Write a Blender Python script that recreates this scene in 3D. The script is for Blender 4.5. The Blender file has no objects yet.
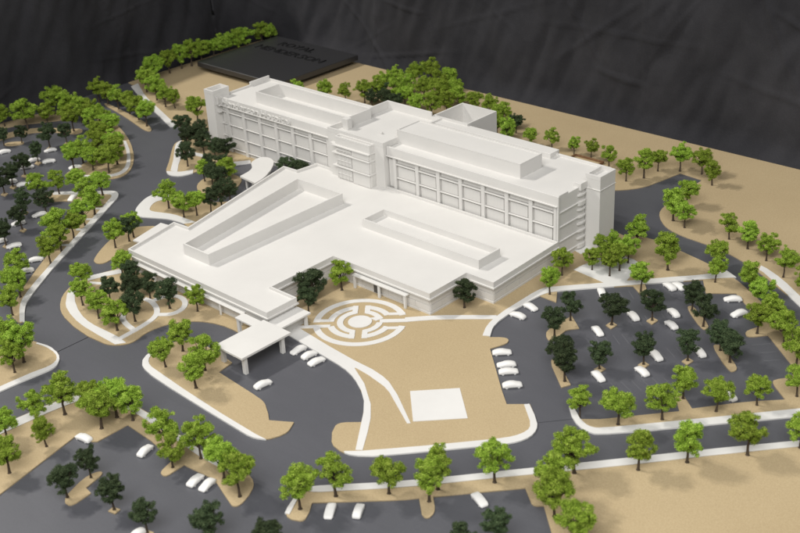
import bpy, bmesh, math, random
from mathutils import Vector, Matrix, noise
from mathutils.geometry import tessellate_polygon

# ---------------------------------------------------------------- camera, light, exposure
# The layout is written in full-scale metres of the building; the model is built at 1:200.
S = 0.005
sc = bpy.context.scene
COL = sc.collection
cam_d = bpy.data.cameras.new('camera'); cam = bpy.data.objects.new('camera', cam_d); COL.objects.link(cam)
cam.matrix_world = Matrix(((0.72996408, -0.27812233, 0.62433998, 186*S),
                           (0.68166746, 0.36282692, -0.63536297, -200*S),
                           (-0.04981872, 0.88938439, 0.45443756, 133*S),
                           (0, 0, 0, 1)))
cam_d.sensor_width = 36; cam_d.lens = 1184.75/800*36
cam_d.clip_start = 0.02; cam_d.clip_end = 50
cam_d.dof.use_dof = True; cam_d.dof.focus_distance = 1.45; cam_d.dof.aperture_fstop = 13
sc.camera = cam
world = bpy.data.worlds.new('World'); sc.world = world; world.use_nodes = True
world.node_tree.nodes['Background'].inputs[0].default_value = (1.0, 0.985, 0.95, 1)
world.node_tree.nodes['Background'].inputs[1].default_value = 0.24

def area_lamp(name, loc, target, size, power, color):
    d = bpy.data.lights.new(name, 'AREA'); d.shape = 'RECTANGLE'; d.size, d.size_y = size; d.energy = power; d.color = color
    o = bpy.data.objects.new(name, d); COL.objects.link(o)
    o.location = loc; o.rotation_euler = (Vector(target)-Vector(loc)).to_track_quat('-Z', 'Y').to_euler()
    return o
# photo lamp on the left, and a broad soft fill added over the near right
area_lamp('photo_lamp', (-485*S, -120*S, 545*S), (20*S, 0, 0), (0.19, 0.19), 50, (1.0, 0.96, 0.90))
area_lamp('photo_lamp', (-465*S, -215*S, 535*S), (20*S, 0, 0), (0.19, 0.19), 44, (1.0, 0.96, 0.90))
area_lamp('fill_light', (190*S, -270*S, 320*S), (35*S, 10*S, 0), (1.8, 1.2), 56, (1.0, 0.985, 0.965))

sc.view_settings.view_transform = 'Standard'; sc.view_settings.look = 'None'
sc.view_settings.exposure = -0.19; sc.view_settings.gamma = 1.0; sc.view_settings.use_curve_mapping = False
sc.render.engine = 'CYCLES'

# ---------------------------------------------------------------- layout data (metres)
CRES=[(-66.3, -6.4), (-58.8, -7.2), (-59.35, -4.37), (-60.36, -1.78), (-62.55, 2.04), (-64.79, 5.0), (-66.29, 6.46), (-67.43, 7.25), (-68.6, 7.76), (-69.78, 7.98), (-70.83, 7.91), (-71.72, 7.54), (-72.2, 7.12), (-72.48, 6.5), (-72.57, 5.69), (-72.46, 4.69), (-72.17, 3.58), (-71.73, 2.65), (-71.13, 1.89), (-70.37, 1.31), (-69.15, 0.59), (-68.19, -0.3), (-67.5, -1.33), (-66.87, -2.92), (-66.51, -4.8)]
JOINTS=[((-29.1, -91.4), (-29.2, -83.1), 0.22), ((70.0, -46.7), (74.9, -41.0), 0.08)]
STALLS=[((49.7, 4.5), (52.7, 2.0)), ((51.2, 6.1), (54.3, 3.6)), ((52.8, 7.8), (55.8, 5.3)), ((54.3, 9.4), (57.3, 6.9)), ((55.9, 11.1), (58.9, 8.5)), ((57.4, 12.7), (60.4, 10.1)), ((59.0, 14.3), (61.9, 11.7)), ((60.5, 16.0), (63.5, 13.3)), ((62.1, 17.6), (65.0, 14.9)), ((61.2, -1.4), (64.4, -3.9)), ((62.3, 0.2), (65.5, -2.4)), ((63.5, 1.8), (66.7, -0.8)), ((64.6, 3.4), (67.8, 0.8)), ((65.8, 5.0), (68.9, 2.3)), ((66.9, 6.6), (70.1, 3.9)), ((58.9, -14.3), (62.3, -16.5)), ((60.2, -12.8), (63.6, -15.0)), ((61.5, -11.2), (64.8, -13.5)), ((62.8, -9.7), (66.1, -12.0)), ((64.1, -8.2), (67.4, -10.5)), ((65.5, -6.7), (68.7, -9.0)), ((66.8, -5.2), (70.0, -7.5)), ((71.2, -12.0), (74.5, -14.1)), ((72.4, -10.4), (75.7, -12.5)), ((73.6, -8.9), (76.9, -10.9)), ((74.8, -7.3), (78.1, -9.4)), ((76.1, -5.7), (79.3, -7.8)), ((77.3, -4.1), (80.5, -6.2)), ((71.7, -27.6), (75.4, -29.4)), ((73.1, -25.9), (76.7, -27.7)), ((74.5, -24.2), (78.1, -26.0)), ((75.9, -22.5), (79.5, -24.4)), ((77.3, -20.8), (80.9, -22.7)), ((78.7, -19.1), (82.3, -21.0)), ((80.1, -17.4), (83.7, -19.3)), ((81.6, -15.7), (85.1, -17.6)), ((88.0, 4.9), (90.7, 7.8)), ((90.6, 2.8), (93.2, 5.6)), ((93.0, 0.7), (95.6, 3.5)), ((76.8, 21.3), (74.5, 19.0)), ((79.6, 18.8), (77.4, 16.5)), ((82.4, 16.3), (80.2, 14.1))]
ZT,ZW=0.24,0.32
XL,YB=-178.0,98.5
TAN=[
('back', 'tan ground sheet behind the tower and around the black plaque', [(-172.0, 32.1), (-177.6, 33.1), (-177.6, 98.1), (120.0, 98.1), (120.0, 40.0), (90.0, 25.7), (87.03, 27.3), (76.51, 33.68), (70.87, 36.77), (67.53, 38.31), (64.4, 39.49), (61.39, 40.34), (57.46, 41.06), (53.46, 41.43), (50.51, 41.62), (47.85, 42.05), (45.47, 42.73), (44.02, 43.33), (42.67, 44.08), (41.42, 44.98), (39.25, 47.07), (37.65, 49.11), (36.81, 50.64), (36.17, 52.59), (35.71, 55.04), (35.21, 61.12), (34.7, 75.9), (27.3, 76.7), (25.01, 64.29), (24.3, 62.2), (23.3, 60.26), (22.0, 58.44), (20.33, 56.63), (18.44, 54.96), (16.2, 53.1), (5.6, 63.6), (-59.4, 62.5), (-107.5, 17.2), (-112.35, 18.47), (-114.77, 18.99), (-116.36, 19.21), (-117.67, 19.24), (-118.7, 19.11), (-119.71, 18.76), (-120.7, 18.2), (-121.89, 17.19), (-124.0, 15.0), (-135.87, 19.07), (-147.43, 22.71), (-153.3, 24.39), (-157.06, 25.63), (-160.92, 27.1), (-166.18, 29.4)]),
('drop_left', 'tan sheet with dark trees at the foot of the tower', [(-112.8, 7.9), (-112.72, 6.38), (-112.51, 5.5), (-112.15, 4.76), (-111.63, 3.98), (-110.1, 2.27), (-107.92, 0.19), (-100.97, -6.16), (-97.07, -10.06), (-95.27, -11.48), (-94.27, -12.03), (-93.39, -12.28), (-92.5, -12.35), (-91.6, -12.25), (-90.68, -11.96), (-89.8, -11.48), (-89.07, -10.83), (-88.49, -9.98), (-88.08, -8.94), (-86.57, -1.11), (-86.12, 0.31), (-85.53, 1.61), (-83.19, 5.02), (-79.7, 9.0), (-80.3, 13.6), (-104.7, 13.7), (-108.48, 12.33), (-109.96, 11.58), (-110.47, 11.22), (-111.39, 10.25), (-111.91, 9.46)]),
('drop_island', 'tan island in the ambulance loop', [(-80.08, -11.17), (-80.71, -10.07), (-81.17, -8.94), (-81.45, -7.78), (-81.56, -6.6), (-81.48, -5.42), (-81.23, -4.35), (-80.78, -3.37), (-80.14, -2.5), (-79.34, -1.75), (-78.41, -1.2), (-77.35, -0.85), (-76.17, -0.7), (-74.35, -0.81), (-73.28, -1.06), (-72.33, -1.45), (-71.5, -1.99), (-70.35, -3.14), (-69.26, -4.7), (-68.28, -6.65), (-67.56, -8.69), (-67.14, -10.79), (-67.03, -12.17), (-67.1, -13.34), (-67.34, -14.32), (-67.76, -15.09), (-68.36, -15.67), (-69.12, -16.04), (-70.07, -16.22), (-71.19, -16.19), (-73.06, -15.84), (-74.91, -15.2), (-76.76, -14.28), (-77.88, -13.53), (-78.86, -12.67), (-79.71, -11.7)]),
('north_garden', 'tan bed inside the white kerb loop beside the low block', [(-77.59, -35.27), (-76.62, -35.72), (-75.65, -35.94), (-74.69, -35.93), (-73.74, -35.7), (-69.37, -33.49), (-67.45, -32.49), (-66.15, -32.03), (-64.59, -31.73), (-61.2, -31.5), (-51.3, -33.4), (-50.3, -16.9), (-60.5, -11.9), (-62.23, -14.26), (-63.17, -15.42), (-63.89, -16.17), (-64.59, -16.77), (-65.98, -17.59), (-67.53, -18.16), (-76.41, -20.18), (-78.83, -20.95), (-80.86, -21.84), (-82.43, -22.82), (-83.15, -23.48), (-83.62, -24.15), (-83.84, -24.82), (-83.88, -25.9), (-83.53, -27.49), (-82.38, -29.86), (-80.83, -32.21), (-79.48, -33.81), (-78.55, -34.63), (-78.07, -34.98)]),
('corner_bed', 'tan tapered bed at the corner of the low block', [(-65.68, -54.71), (-67.44, -51.93), (-68.74, -49.39), (-69.21, -48.21), (-69.57, -47.1), (-69.82, -46.05), (-69.94, -45.06), (-69.91, -43.28), (-69.64, -41.76), (-69.41, -41.09), (-69.07, -40.45), (-68.61, -39.82), (-67.86, -39.05), (-66.3, -37.7), (-55.0, -33.9), (-38.6, -55.9), (-50.5, -55.5), (-55.67, -55.55), (-56.68, -55.65), (-57.41, -55.81), (-57.87, -56.02), (-58.18, -56.27), (-58.34, -56.58), (-58.36, -56.94), (-58.1, -58.12), (-58.13, -58.79), (-58.31, -59.37), (-58.64, -59.87), (-59.09, -60.21), (-59.64, -60.37), (-60.29, -60.34), (-61.04, -60.14), (-61.5, -59.85), (-62.62, -58.79), (-64.01, -57.08), (-64.81, -55.97)]),
('garden', 'large tan garden bed with looping white paths before the low block', [(-53.21, -72.88), (-51.85, -74.93), (-50.23, -76.7), (-47.82, -78.61), (-45.61, -79.96), (-43.62, -80.84), (-41.24, -81.58), (-35.83, -82.63), (-29.32, -83.11), (-23.49, -82.64), (-22.39, -82.33), (-21.35, -81.79), (-20.11, -80.71), (-19.46, -79.81), (-19.08, -78.86), (-18.97, -77.86), (-19.2, -76.42), (-19.71, -74.82), (-19.95, -72.9), (-19.9, -71.28), (-19.6, -69.66), (-19.02, -68.06), (-18.2, -66.54), (-17.17, -65.17), (-15.49, -63.59), (-13.72, -62.39), (-11.01, -61.27), (-8.18, -60.63), (-5.45, -60.45), (-2.7, -60.5), (-2.6, -54.1), (-3.4, -41.5), (-48.9, -51.5), (-51.5, -54.9), (-53.17, -60.84), (-54.1, -63.68), (-54.51, -65.42), (-54.71, -66.95), (-54.69, -68.3), (-54.35, -70.08), (-53.75, -71.78), (-53.49, -72.34)]),
('drop_bed', 'tan bed with four light trees beside the entrance canopy', [(-10.66, -81.22), (-11.48, -79.79), (-12.03, -77.88), (-12.12, -76.04), (-11.87, -73.97), (-11.31, -72.22), (-10.45, -70.9), (-9.42, -69.96), (-8.55, -69.48), (-7.29, -69.15), (-4.01, -68.89), (-0.79, -68.97), (2.75, -69.38), (5.7, -69.8), (6.4, -74.1), (18.42, -75.02), (22.0, -75.41), (23.57, -75.95), (26.74, -77.9), (28.6, -79.3), (33.0, -76.6), (34.25, -79.03), (34.45, -80.05), (34.25, -81.49), (33.42, -83.39), (32.59, -84.33), (31.42, -85.01), (29.87, -85.3), (17.22, -85.02), (4.64, -84.51), (-3.99, -83.92), (-7.31, -83.33), (-8.88, -82.77), (-10.26, -81.69), (-10.46, -81.46)]),
('lawn', 'broad tan lawn sheet with the labyrinth and white square', [(43.4, -68.2), (41.17, -70.05), (40.47, -70.89), (40.23, -71.57), (40.28, -72.24), (41.41, -74.28), (43.62, -76.5), (44.7, -77.11), (46.83, -77.51), (48.35, -77.43), (49.39, -77.08), (51.11, -76.08), (53.42, -74.22), (61.8, -65.04), (69.18, -56.78), (70.48, -55.02), (71.31, -53.48), (71.74, -52.12), (71.87, -50.82), (71.71, -49.6), (71.12, -48.09), (70.16, -46.74), (68.33, -44.95), (65.3, -42.5), (61.7, -45.4), (58.06, -42.31), (45.6, -30.9), (46.83, -27.62), (46.95, -26.7), (46.72, -25.88), (46.34, -25.49), (45.8, -25.27), (45.1, -25.37), (44.11, -25.93), (42.4, -27.3), (40.62, -23.97), (39.84, -21.55), (39.38, -18.32), (39.14, -10.07), (39.2, -5.4), (44.5, -5.5), (41.4, -0.9), (49.98, 8.09), (52.85, 10.86), (54.0, 11.7), (58.5, 8.7), (59.2, 10.1), (55.6, 14.2), (65.0, 24.3), (68.9, 18.9), (74.3, 23.0), (79.95, 18.53), (83.52, 15.18), (85.8, 12.9), (84.77, 10.3), (84.53, 9.24), (84.6, 8.5), (84.89, 7.88), (85.35, 7.45), (85.61, 7.37), (85.89, 7.38), (86.18, 7.48), (86.96, 8.12), (88.8, 10.4), (97.8, 2.9), (100.6, -1.6), (98.64, -4.11), (98.21, -5.1), (98.25, -5.54), (98.61, -6.12), (99.38, -6.93), (103.2, -10.0), (98.61, -14.52), (96.09, -17.37), (90.8, -24.0), (87.0, -20.9), (85.9, -22.3), (89.4, -26.3), (79.0, -38.2), (75.7, -40.8), (72.83, -38.53), (72.26, -38.3), (72.06, -38.34), (72.06, -38.52), (73.51, -40.14), (75.69, -41.75), (77.41, -42.5), (79.18, -42.83), (80.49, -42.74), (80.81, -42.66), (81.28, -42.37), (82.73, -41.14), (86.13, -37.68), (95.73, -27.08), (108.0, -13.5), (114.1, -5.1), (106.36, 2.64), (99.06, 8.93), (88.99, 16.69), (78.74, 24.12), (72.29, 28.26), (69.06, 29.84), (64.58, 31.45), (60.14, 32.57), (48.21, 35.26), (46.19, 35.56), (44.45, 35.66), (42.36, 35.46), (40.65, 35.01), (39.56, 34.48), (37.6, 33.1), (28.9, 34.7), (13.8, 12.1), (-6.7, -23.3), (-7.1, -38.1), (-0.7, -52.6), (5.9, -53.7), (18.27, -55.2), (25.04, -55.92), (27.78, -56.5), (29.51, -57.07), (33.38, -58.9), (37.32, -61.43), (39.79, -63.61), (42.18, -66.55)]),
('outer_front', 'wide tan sheet in front of the lower road', [(50.04, -90.21), (50.4, -92.19), (51.81, -95.44), (52.8, -96.62), (53.67, -97.1), (54.8, -97.12), (56.23, -96.46), (56.58, -96.05), (56.63, -95.5), (55.8, -93.8), (54.2, -91.6), (64.28, -82.5), (66.54, -80.29), (68.1, -78.5), (71.55, -81.55), (72.42, -81.86), (72.88, -81.7), (73.13, -81.22), (73.04, -80.27), (72.7, -79.52), (72.0, -78.64), (69.8, -76.6), (80.9, -64.3), (84.4, -67.02), (85.06, -67.22), (85.62, -67.02), (86.5, -66.2), (95.72, -74.73), (106.8, -85.4), (150.8, -31.1), (137.3, 8.0), (126.5, -4.15), (117.5, -14.27), (107.93, -25.01), (99.83, -34.13), (90.62, -44.81), (82.37, -54.35), (73.75, -64.21), (65.16, -74.01), (59.72, -79.73), (51.31, -87.92), (50.39, -89.18), (50.1, -89.89)]),
('outer_left', 'tan sheet with light trees around the lower left car park', [(-14.8, -141.1), (-13.53, -124.51), (-12.4, -110.85), (-11.89, -105.69), (-11.25, -101.82), (-10.73, -99.94), (-10.15, -98.6), (-9.39, -97.5), (-8.42, -96.53), (-7.23, -95.69), (-5.84, -94.98), (-4.23, -94.39), (-1.44, -93.69), (1.82, -93.24), (5.77, -93.07), (10.51, -93.21), (23.55, -94.15), (28.36, -94.32), (31.53, -94.15), (36.0, -93.47), (38.1, -93.4), (39.25, -93.54), (40.66, -93.98), (41.78, -94.64), (42.62, -95.51), (43.71, -97.33), (44.46, -99.42), (44.57, -100.34), (44.41, -100.93), (44.06, -101.27), (43.59, -101.38), (39.26, -99.93), (36.67, -99.01), (35.23, -98.68), (34.03, -98.57), (28.96, -99.17), (27.1, -99.3), (27.35, -102.83), (27.2, -103.57), (26.75, -103.91), (25.99, -103.84), (25.65, -103.64), (25.19, -102.98), (24.68, -101.36), (24.3, -99.8), (15.7, -98.6), (7.5, -98.3), (7.6, -105.5), (6.85, -106.14), (5.99, -106.53), (2.6, -107.3), (5.84, -119.93), (9.19, -132.91), (14.9, -154.9)]),
('road_corner', 'tan wedge at the bend of the left road', [(-25.8, -136.0), (-24.92, -118.51), (-24.26, -106.14), (-23.66, -97.4), (-23.82, -95.9), (-24.1, -95.05), (-25.0, -93.69), (-26.09, -92.65), (-27.05, -92.08), (-28.74, -91.55), (-31.42, -91.26), (-33.44, -91.4), (-38.31, -92.45), (-39.14, -92.79), (-39.72, -93.32), (-40.04, -94.03), (-40.74, -108.5), (-41.8, -128.5)]),
('left_strip', 'tan strip with white bars edging the left car park', [(-109.81, -46.56), (-110.25, -45.32), (-110.44, -44.08), (-110.38, -42.84), (-109.99, -41.94), (-109.22, -40.93), (-108.07, -39.81), (-98.31, -31.92), (-96.15, -30.43), (-95.21, -30.08), (-94.26, -30.08), (-93.23, -30.37), (-92.13, -30.99), (-91.01, -32.02), (-89.86, -33.46), (-81.49, -46.03), (-73.9, -57.6), (-65.76, -69.63), (-58.58, -79.26), (-55.49, -82.98), (-53.9, -84.39), (-51.07, -86.31), (-48.37, -88.02), (-47.66, -88.65), (-47.39, -89.11), (-47.49, -89.43), (-47.79, -89.64), (-48.61, -89.75), (-51.14, -89.32), (-52.93, -88.71), (-54.43, -87.82), (-56.18, -86.38), (-63.01, -79.31), (-68.89, -72.25), (-77.7, -61.07), (-83.46, -53.34), (-90.37, -43.29), (-93.2, -39.2), (-99.37, -41.96), (-100.67, -42.65), (-101.71, -43.29), (-103.15, -44.45), (-103.7, -45.04), (-104.14, -45.64), (-104.8, -46.79), (-105.53, -47.6), (-106.32, -48.08), (-106.74, -48.19), (-107.17, -48.22), (-108.04, -48.08), (-108.77, -47.75), (-109.36, -47.25), (-109.6, -46.92)]),
('far_left_strip', 'tan strip with crowded light trees between left car park and road', [(-117.78, -32.34), (-117.32, -32.56), (-116.74, -32.63), (-116.06, -32.57), (-115.26, -32.37), (-114.34, -32.03), (-112.18, -30.94), (-108.34, -28.47), (-106.31, -26.94), (-104.82, -25.62), (-103.88, -24.49), (-103.43, -23.5), (-103.26, -22.4), (-103.38, -21.22), (-103.79, -19.94), (-104.51, -18.56), (-105.62, -17.07), (-107.1, -15.47), (-108.96, -13.75), (-112.28, -11.1), (-115.86, -8.61), (-122.28, -4.83), (-128.41, -1.72), (-135.19, 1.14), (-147.76, 5.65), (-159.29, 9.35), (-163.86, 10.5), (-165.47, 10.75), (-166.64, 10.77), (-167.05, 10.69), (-167.35, 10.56), (-167.54, 10.36), (-167.61, 10.1), (-167.58, 9.79), (-167.42, 9.41), (-167.06, 9.0), (-166.49, 8.55), (-164.7, 7.54), (-162.06, 6.37), (-149.72, 1.59), (-143.14, -1.29), (-137.27, -4.23), (-133.38, -6.47), (-131.1, -8.02), (-129.14, -9.62), (-127.48, -11.27), (-126.13, -12.98), (-124.95, -14.8), (-123.91, -16.74), (-123.0, -18.81), (-120.69, -26.05), (-119.83, -29.43), (-119.29, -30.71), (-118.6, -31.68), (-118.21, -32.05)]),
('thin_strip', 'thin tan island at the top of the left road', [(-164.01, 14.43), (-161.9, 14.45), (-157.96, 14.07), (-145.31, 12.32), (-138.5, 11.26), (-134.79, 10.37), (-131.55, 9.21), (-129.5, 8.2), (-128.69, 7.6), (-128.46, 7.33), (-128.36, 7.08), (-128.38, 6.85), (-128.52, 6.64), (-128.78, 6.46), (-129.19, 6.34), (-130.45, 6.32), (-132.3, 6.57), (-144.66, 9.57), (-153.84, 11.46), (-160.2, 12.48), (-163.33, 13.29), (-164.77, 13.89), (-164.93, 14.05), (-164.94, 14.18), (-164.79, 14.29), (-164.48, 14.37)]),
('far_verge', 'tan verge at the far left edge of the model', [(-177.6, -30.6), (-176.94, -17.88), (-176.1, -10.33), (-175.83, -8.99), (-175.48, -7.73), (-175.07, -6.57), (-174.58, -5.5), (-173.93, -4.44), (-173.1, -3.38), (-171.82, -2.06), (-169.2, 0.3), (-165.95, -1.26), (-164.47, -2.12), (-163.68, -2.81), (-163.21, -3.5), (-163.07, -4.18), (-163.13, -4.91), (-163.39, -5.7), (-163.86, -6.55), (-168.65, -13.37), (-170.05, -15.55), (-170.69, -16.72), (-171.26, -17.96), (-171.77, -19.26), (-172.21, -20.64), (-172.61, -22.29), (-172.97, -24.21), (-173.37, -27.03), (-174.0, -32.6)]),
('verge_bed', 'narrow tan bed behind the left car park', [(-167.41, -25.53), (-167.09, -23.68), (-166.72, -21.97), (-166.28, -20.4), (-165.77, -18.97), (-165.2, -17.68), (-164.57, -16.53), (-163.87, -15.53), (-163.11, -14.66), (-160.62, -12.6), (-158.07, -10.9), (-152.59, -7.99), (-151.09, -6.92), (-150.33, -6.31), (-149.57, -5.98), (-148.79, -5.93), (-148.0, -6.14), (-147.26, -6.6), (-146.77, -7.15), (-146.54, -7.82), (-146.55, -8.59), (-146.65, -9.01), (-146.88, -9.43), (-147.23, -9.84), (-147.72, -10.25), (-149.07, -11.04), (-150.94, -11.81), (-153.14, -12.61), (-155.14, -13.58), (-156.94, -14.74), (-158.54, -16.08), (-159.26, -16.82), (-159.92, -17.71), (-160.52, -18.74), (-161.04, -19.93), (-161.51, -21.27), (-161.9, -22.76), (-162.23, -24.39), (-162.5, -26.18), (-162.7, -28.12), (-162.95, -29.77), (-163.26, -31.13), (-163.63, -32.21), (-164.05, -32.99), (-164.52, -33.49), (-165.05, -33.71), (-165.63, -33.63), (-166.27, -33.27), (-166.79, -32.72), (-167.19, -31.99), (-167.47, -31.07), (-167.63, -29.96), (-167.68, -28.67), (-167.6, -27.19)]),
('row_bed', 'narrow tan bed under the far dark trees', [(-158.51, -28.64), (-158.61, -28.06), (-158.45, -27.4), (-158.02, -26.64), (-156.88, -25.32), (-156.03, -24.64), (-155.25, -24.28), (-154.88, -24.22), (-154.54, -24.25), (-154.21, -24.36), (-153.89, -24.54), (-153.66, -24.77), (-153.52, -25.04), (-153.45, -25.35), (-153.57, -26.09), (-154.02, -26.99), (-155.07, -28.35), (-155.74, -28.96), (-156.41, -29.33), (-157.06, -29.47), (-157.62, -29.43), (-158.07, -29.23), (-158.39, -28.87)]),
('p1_left_bed', 'tan bed with paired dark trees in the right car park', [(50.85, -17.61), (50.49, -15.81), (50.58, -12.01), (51.1, -8.6), (55.5, -12.0), (54.08, -13.81), (53.74, -14.61), (54.14, -19.06), (54.0, -19.77), (53.79, -20.06), (53.51, -20.18), (52.93, -20.03), (51.91, -19.25), (51.12, -18.2), (50.97, -17.91)]),
('p1_low_bed', 'narrow tan bed under two dark trees in the right car park', [(58.71, -26.47), (58.74, -25.98), (59.12, -25.76), (59.52, -25.83), (60.87, -26.65), (67.4, -31.7), (66.5, -33.7), (60.16, -28.31), (58.9, -26.86), (58.78, -26.65)]),
('p1_oblong', 'oblong tan island between parking rows', [(69.02, 11.01), (69.26, 11.44), (69.65, 11.59), (70.2, 11.46), (73.53, 9.14), (76.03, 7.06), (77.04, 5.95), (77.35, 5.21), (77.35, 4.68), (77.08, 4.34), (76.92, 4.26), (76.33, 4.44), (74.67, 5.53), (71.3, 8.32), (69.59, 10.02), (69.08, 10.76)]),
('p1_oblong_low', 'oblong tan island under the large dark trees', [(81.99, -0.38), (82.22, 0.13), (82.8, 0.39), (83.0, 0.41), (83.63, 0.19), (85.15, -0.82), (89.22, -4.36), (90.23, -5.47), (90.45, -6.06), (90.37, -6.74), (90.09, -7.23), (89.87, -7.27), (89.11, -6.95), (87.15, -5.52), (83.14, -1.87), (82.09, -0.61)]),
('p3_bed', 'stepped tan island with two dark trees in the lower left car park', [(19.5, -120.39), (20.36, -120.34), (20.79, -119.99), (20.96, -119.07), (20.6, -115.7), (18.5, -115.4), (17.61, -111.81), (17.28, -111.08), (16.96, -110.74), (16.61, -110.71), (16.3, -110.88), (15.95, -111.45), (15.72, -112.38), (15.76, -113.64), (16.13, -115.23), (17.44, -118.47), (18.19, -119.6), (19.11, -120.27), (19.3, -120.34)]),
('diamond0', 'small tan square island under a dark tree in the right car park', [(59.3, -7.3), (59.4, -5.1), (61.2, -5.7), (61.1, -7.9)]),
('diamond1', 'small tan square island under a dark tree in the right car park', [(65.2, -0.2), (65.3, 2.1), (67.1, 1.5), (67.0, -0.8)]),
('diamond2', 'small tan square island under a dark tree in the right car park', [(67.7, -23.9), (67.9, -21.9), (69.5, -22.3), (69.4, -24.4)]),
('diamond3', 'small tan square island under a dark tree in the right car park', [(73.8, -16.9), (74.0, -14.9), (75.6, -15.4), (75.5, -17.5)]),
('diamond4', 'small tan square island under a dark tree in the right car park', [(80.1, -10.1), (80.3, -8.0), (81.9, -8.5), (81.7, -10.6)]),
('sq0', 'small tan square island in the lower left car park', [(27.5, -116.7), (27.2, -115.4), (28.8, -115.0), (29.1, -116.3)]),
('sq1', 'small tan square island in the lower left car park', [(37.6, -116.6), (37.3, -115.3), (38.8, -114.9), (39.0, -116.2)]),
('sq2', 'small tan square island under a dark tree in the left car parks', [(-104.0, -55.5), (-104.9, -53.9), (-103.0, -53.7), (-102.0, -55.2)]),
('sq3', 'small tan square island under a dark tree in the left car parks', [(-93.8, -62.1), (-94.7, -60.6), (-92.9, -60.4), (-92.0, -61.9)]),
('sq4', 'small tan square island under a dark tree in the left car parks', [(-142.6, -23.3), (-143.9, -21.3), (-141.5, -21.2), (-140.2, -23.2)]),
('sq5', 'small tan square island under a dark tree in the left car parks', [(-141.5, -17.7), (-142.8, -15.7), (-140.5, -15.6), (-139.1, -17.6)]),
('sq6', 'small tan square island under a dark tree in the left car parks', [(-134.6, -32.5), (-135.9, -30.7), (-133.6, -30.5), (-132.4, -32.4)]),
('sq7', 'small tan square island under a dark tree in the left car parks', [(-128.8, -40.6), (-130.0, -38.8), (-127.8, -38.6), (-126.6, -40.4)]),
('sq8', 'small tan square island under a dark tree in the left car parks', [(-123.7, -47.6), (-124.8, -45.9), (-122.7, -45.8), (-121.6, -47.4)]),
('sq9', 'small tan square island under a dark tree in the left car parks', [(-88.5, -70.4), (-89.3, -69.0), (-87.5, -68.8), (-86.7, -70.2)]),
('sq10', 'small tan square island under a dark tree in the left car parks', [(-121.0, -52.0), (-122.1, -50.4), (-120.0, -50.2), (-118.9, -51.8)]),
('sq11', 'small tan square island under a dark tree in the left car parks', [(-98.7, -51.9), (-99.7, -50.4), (-97.7, -50.2), (-96.8, -51.8)]),
]
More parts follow.
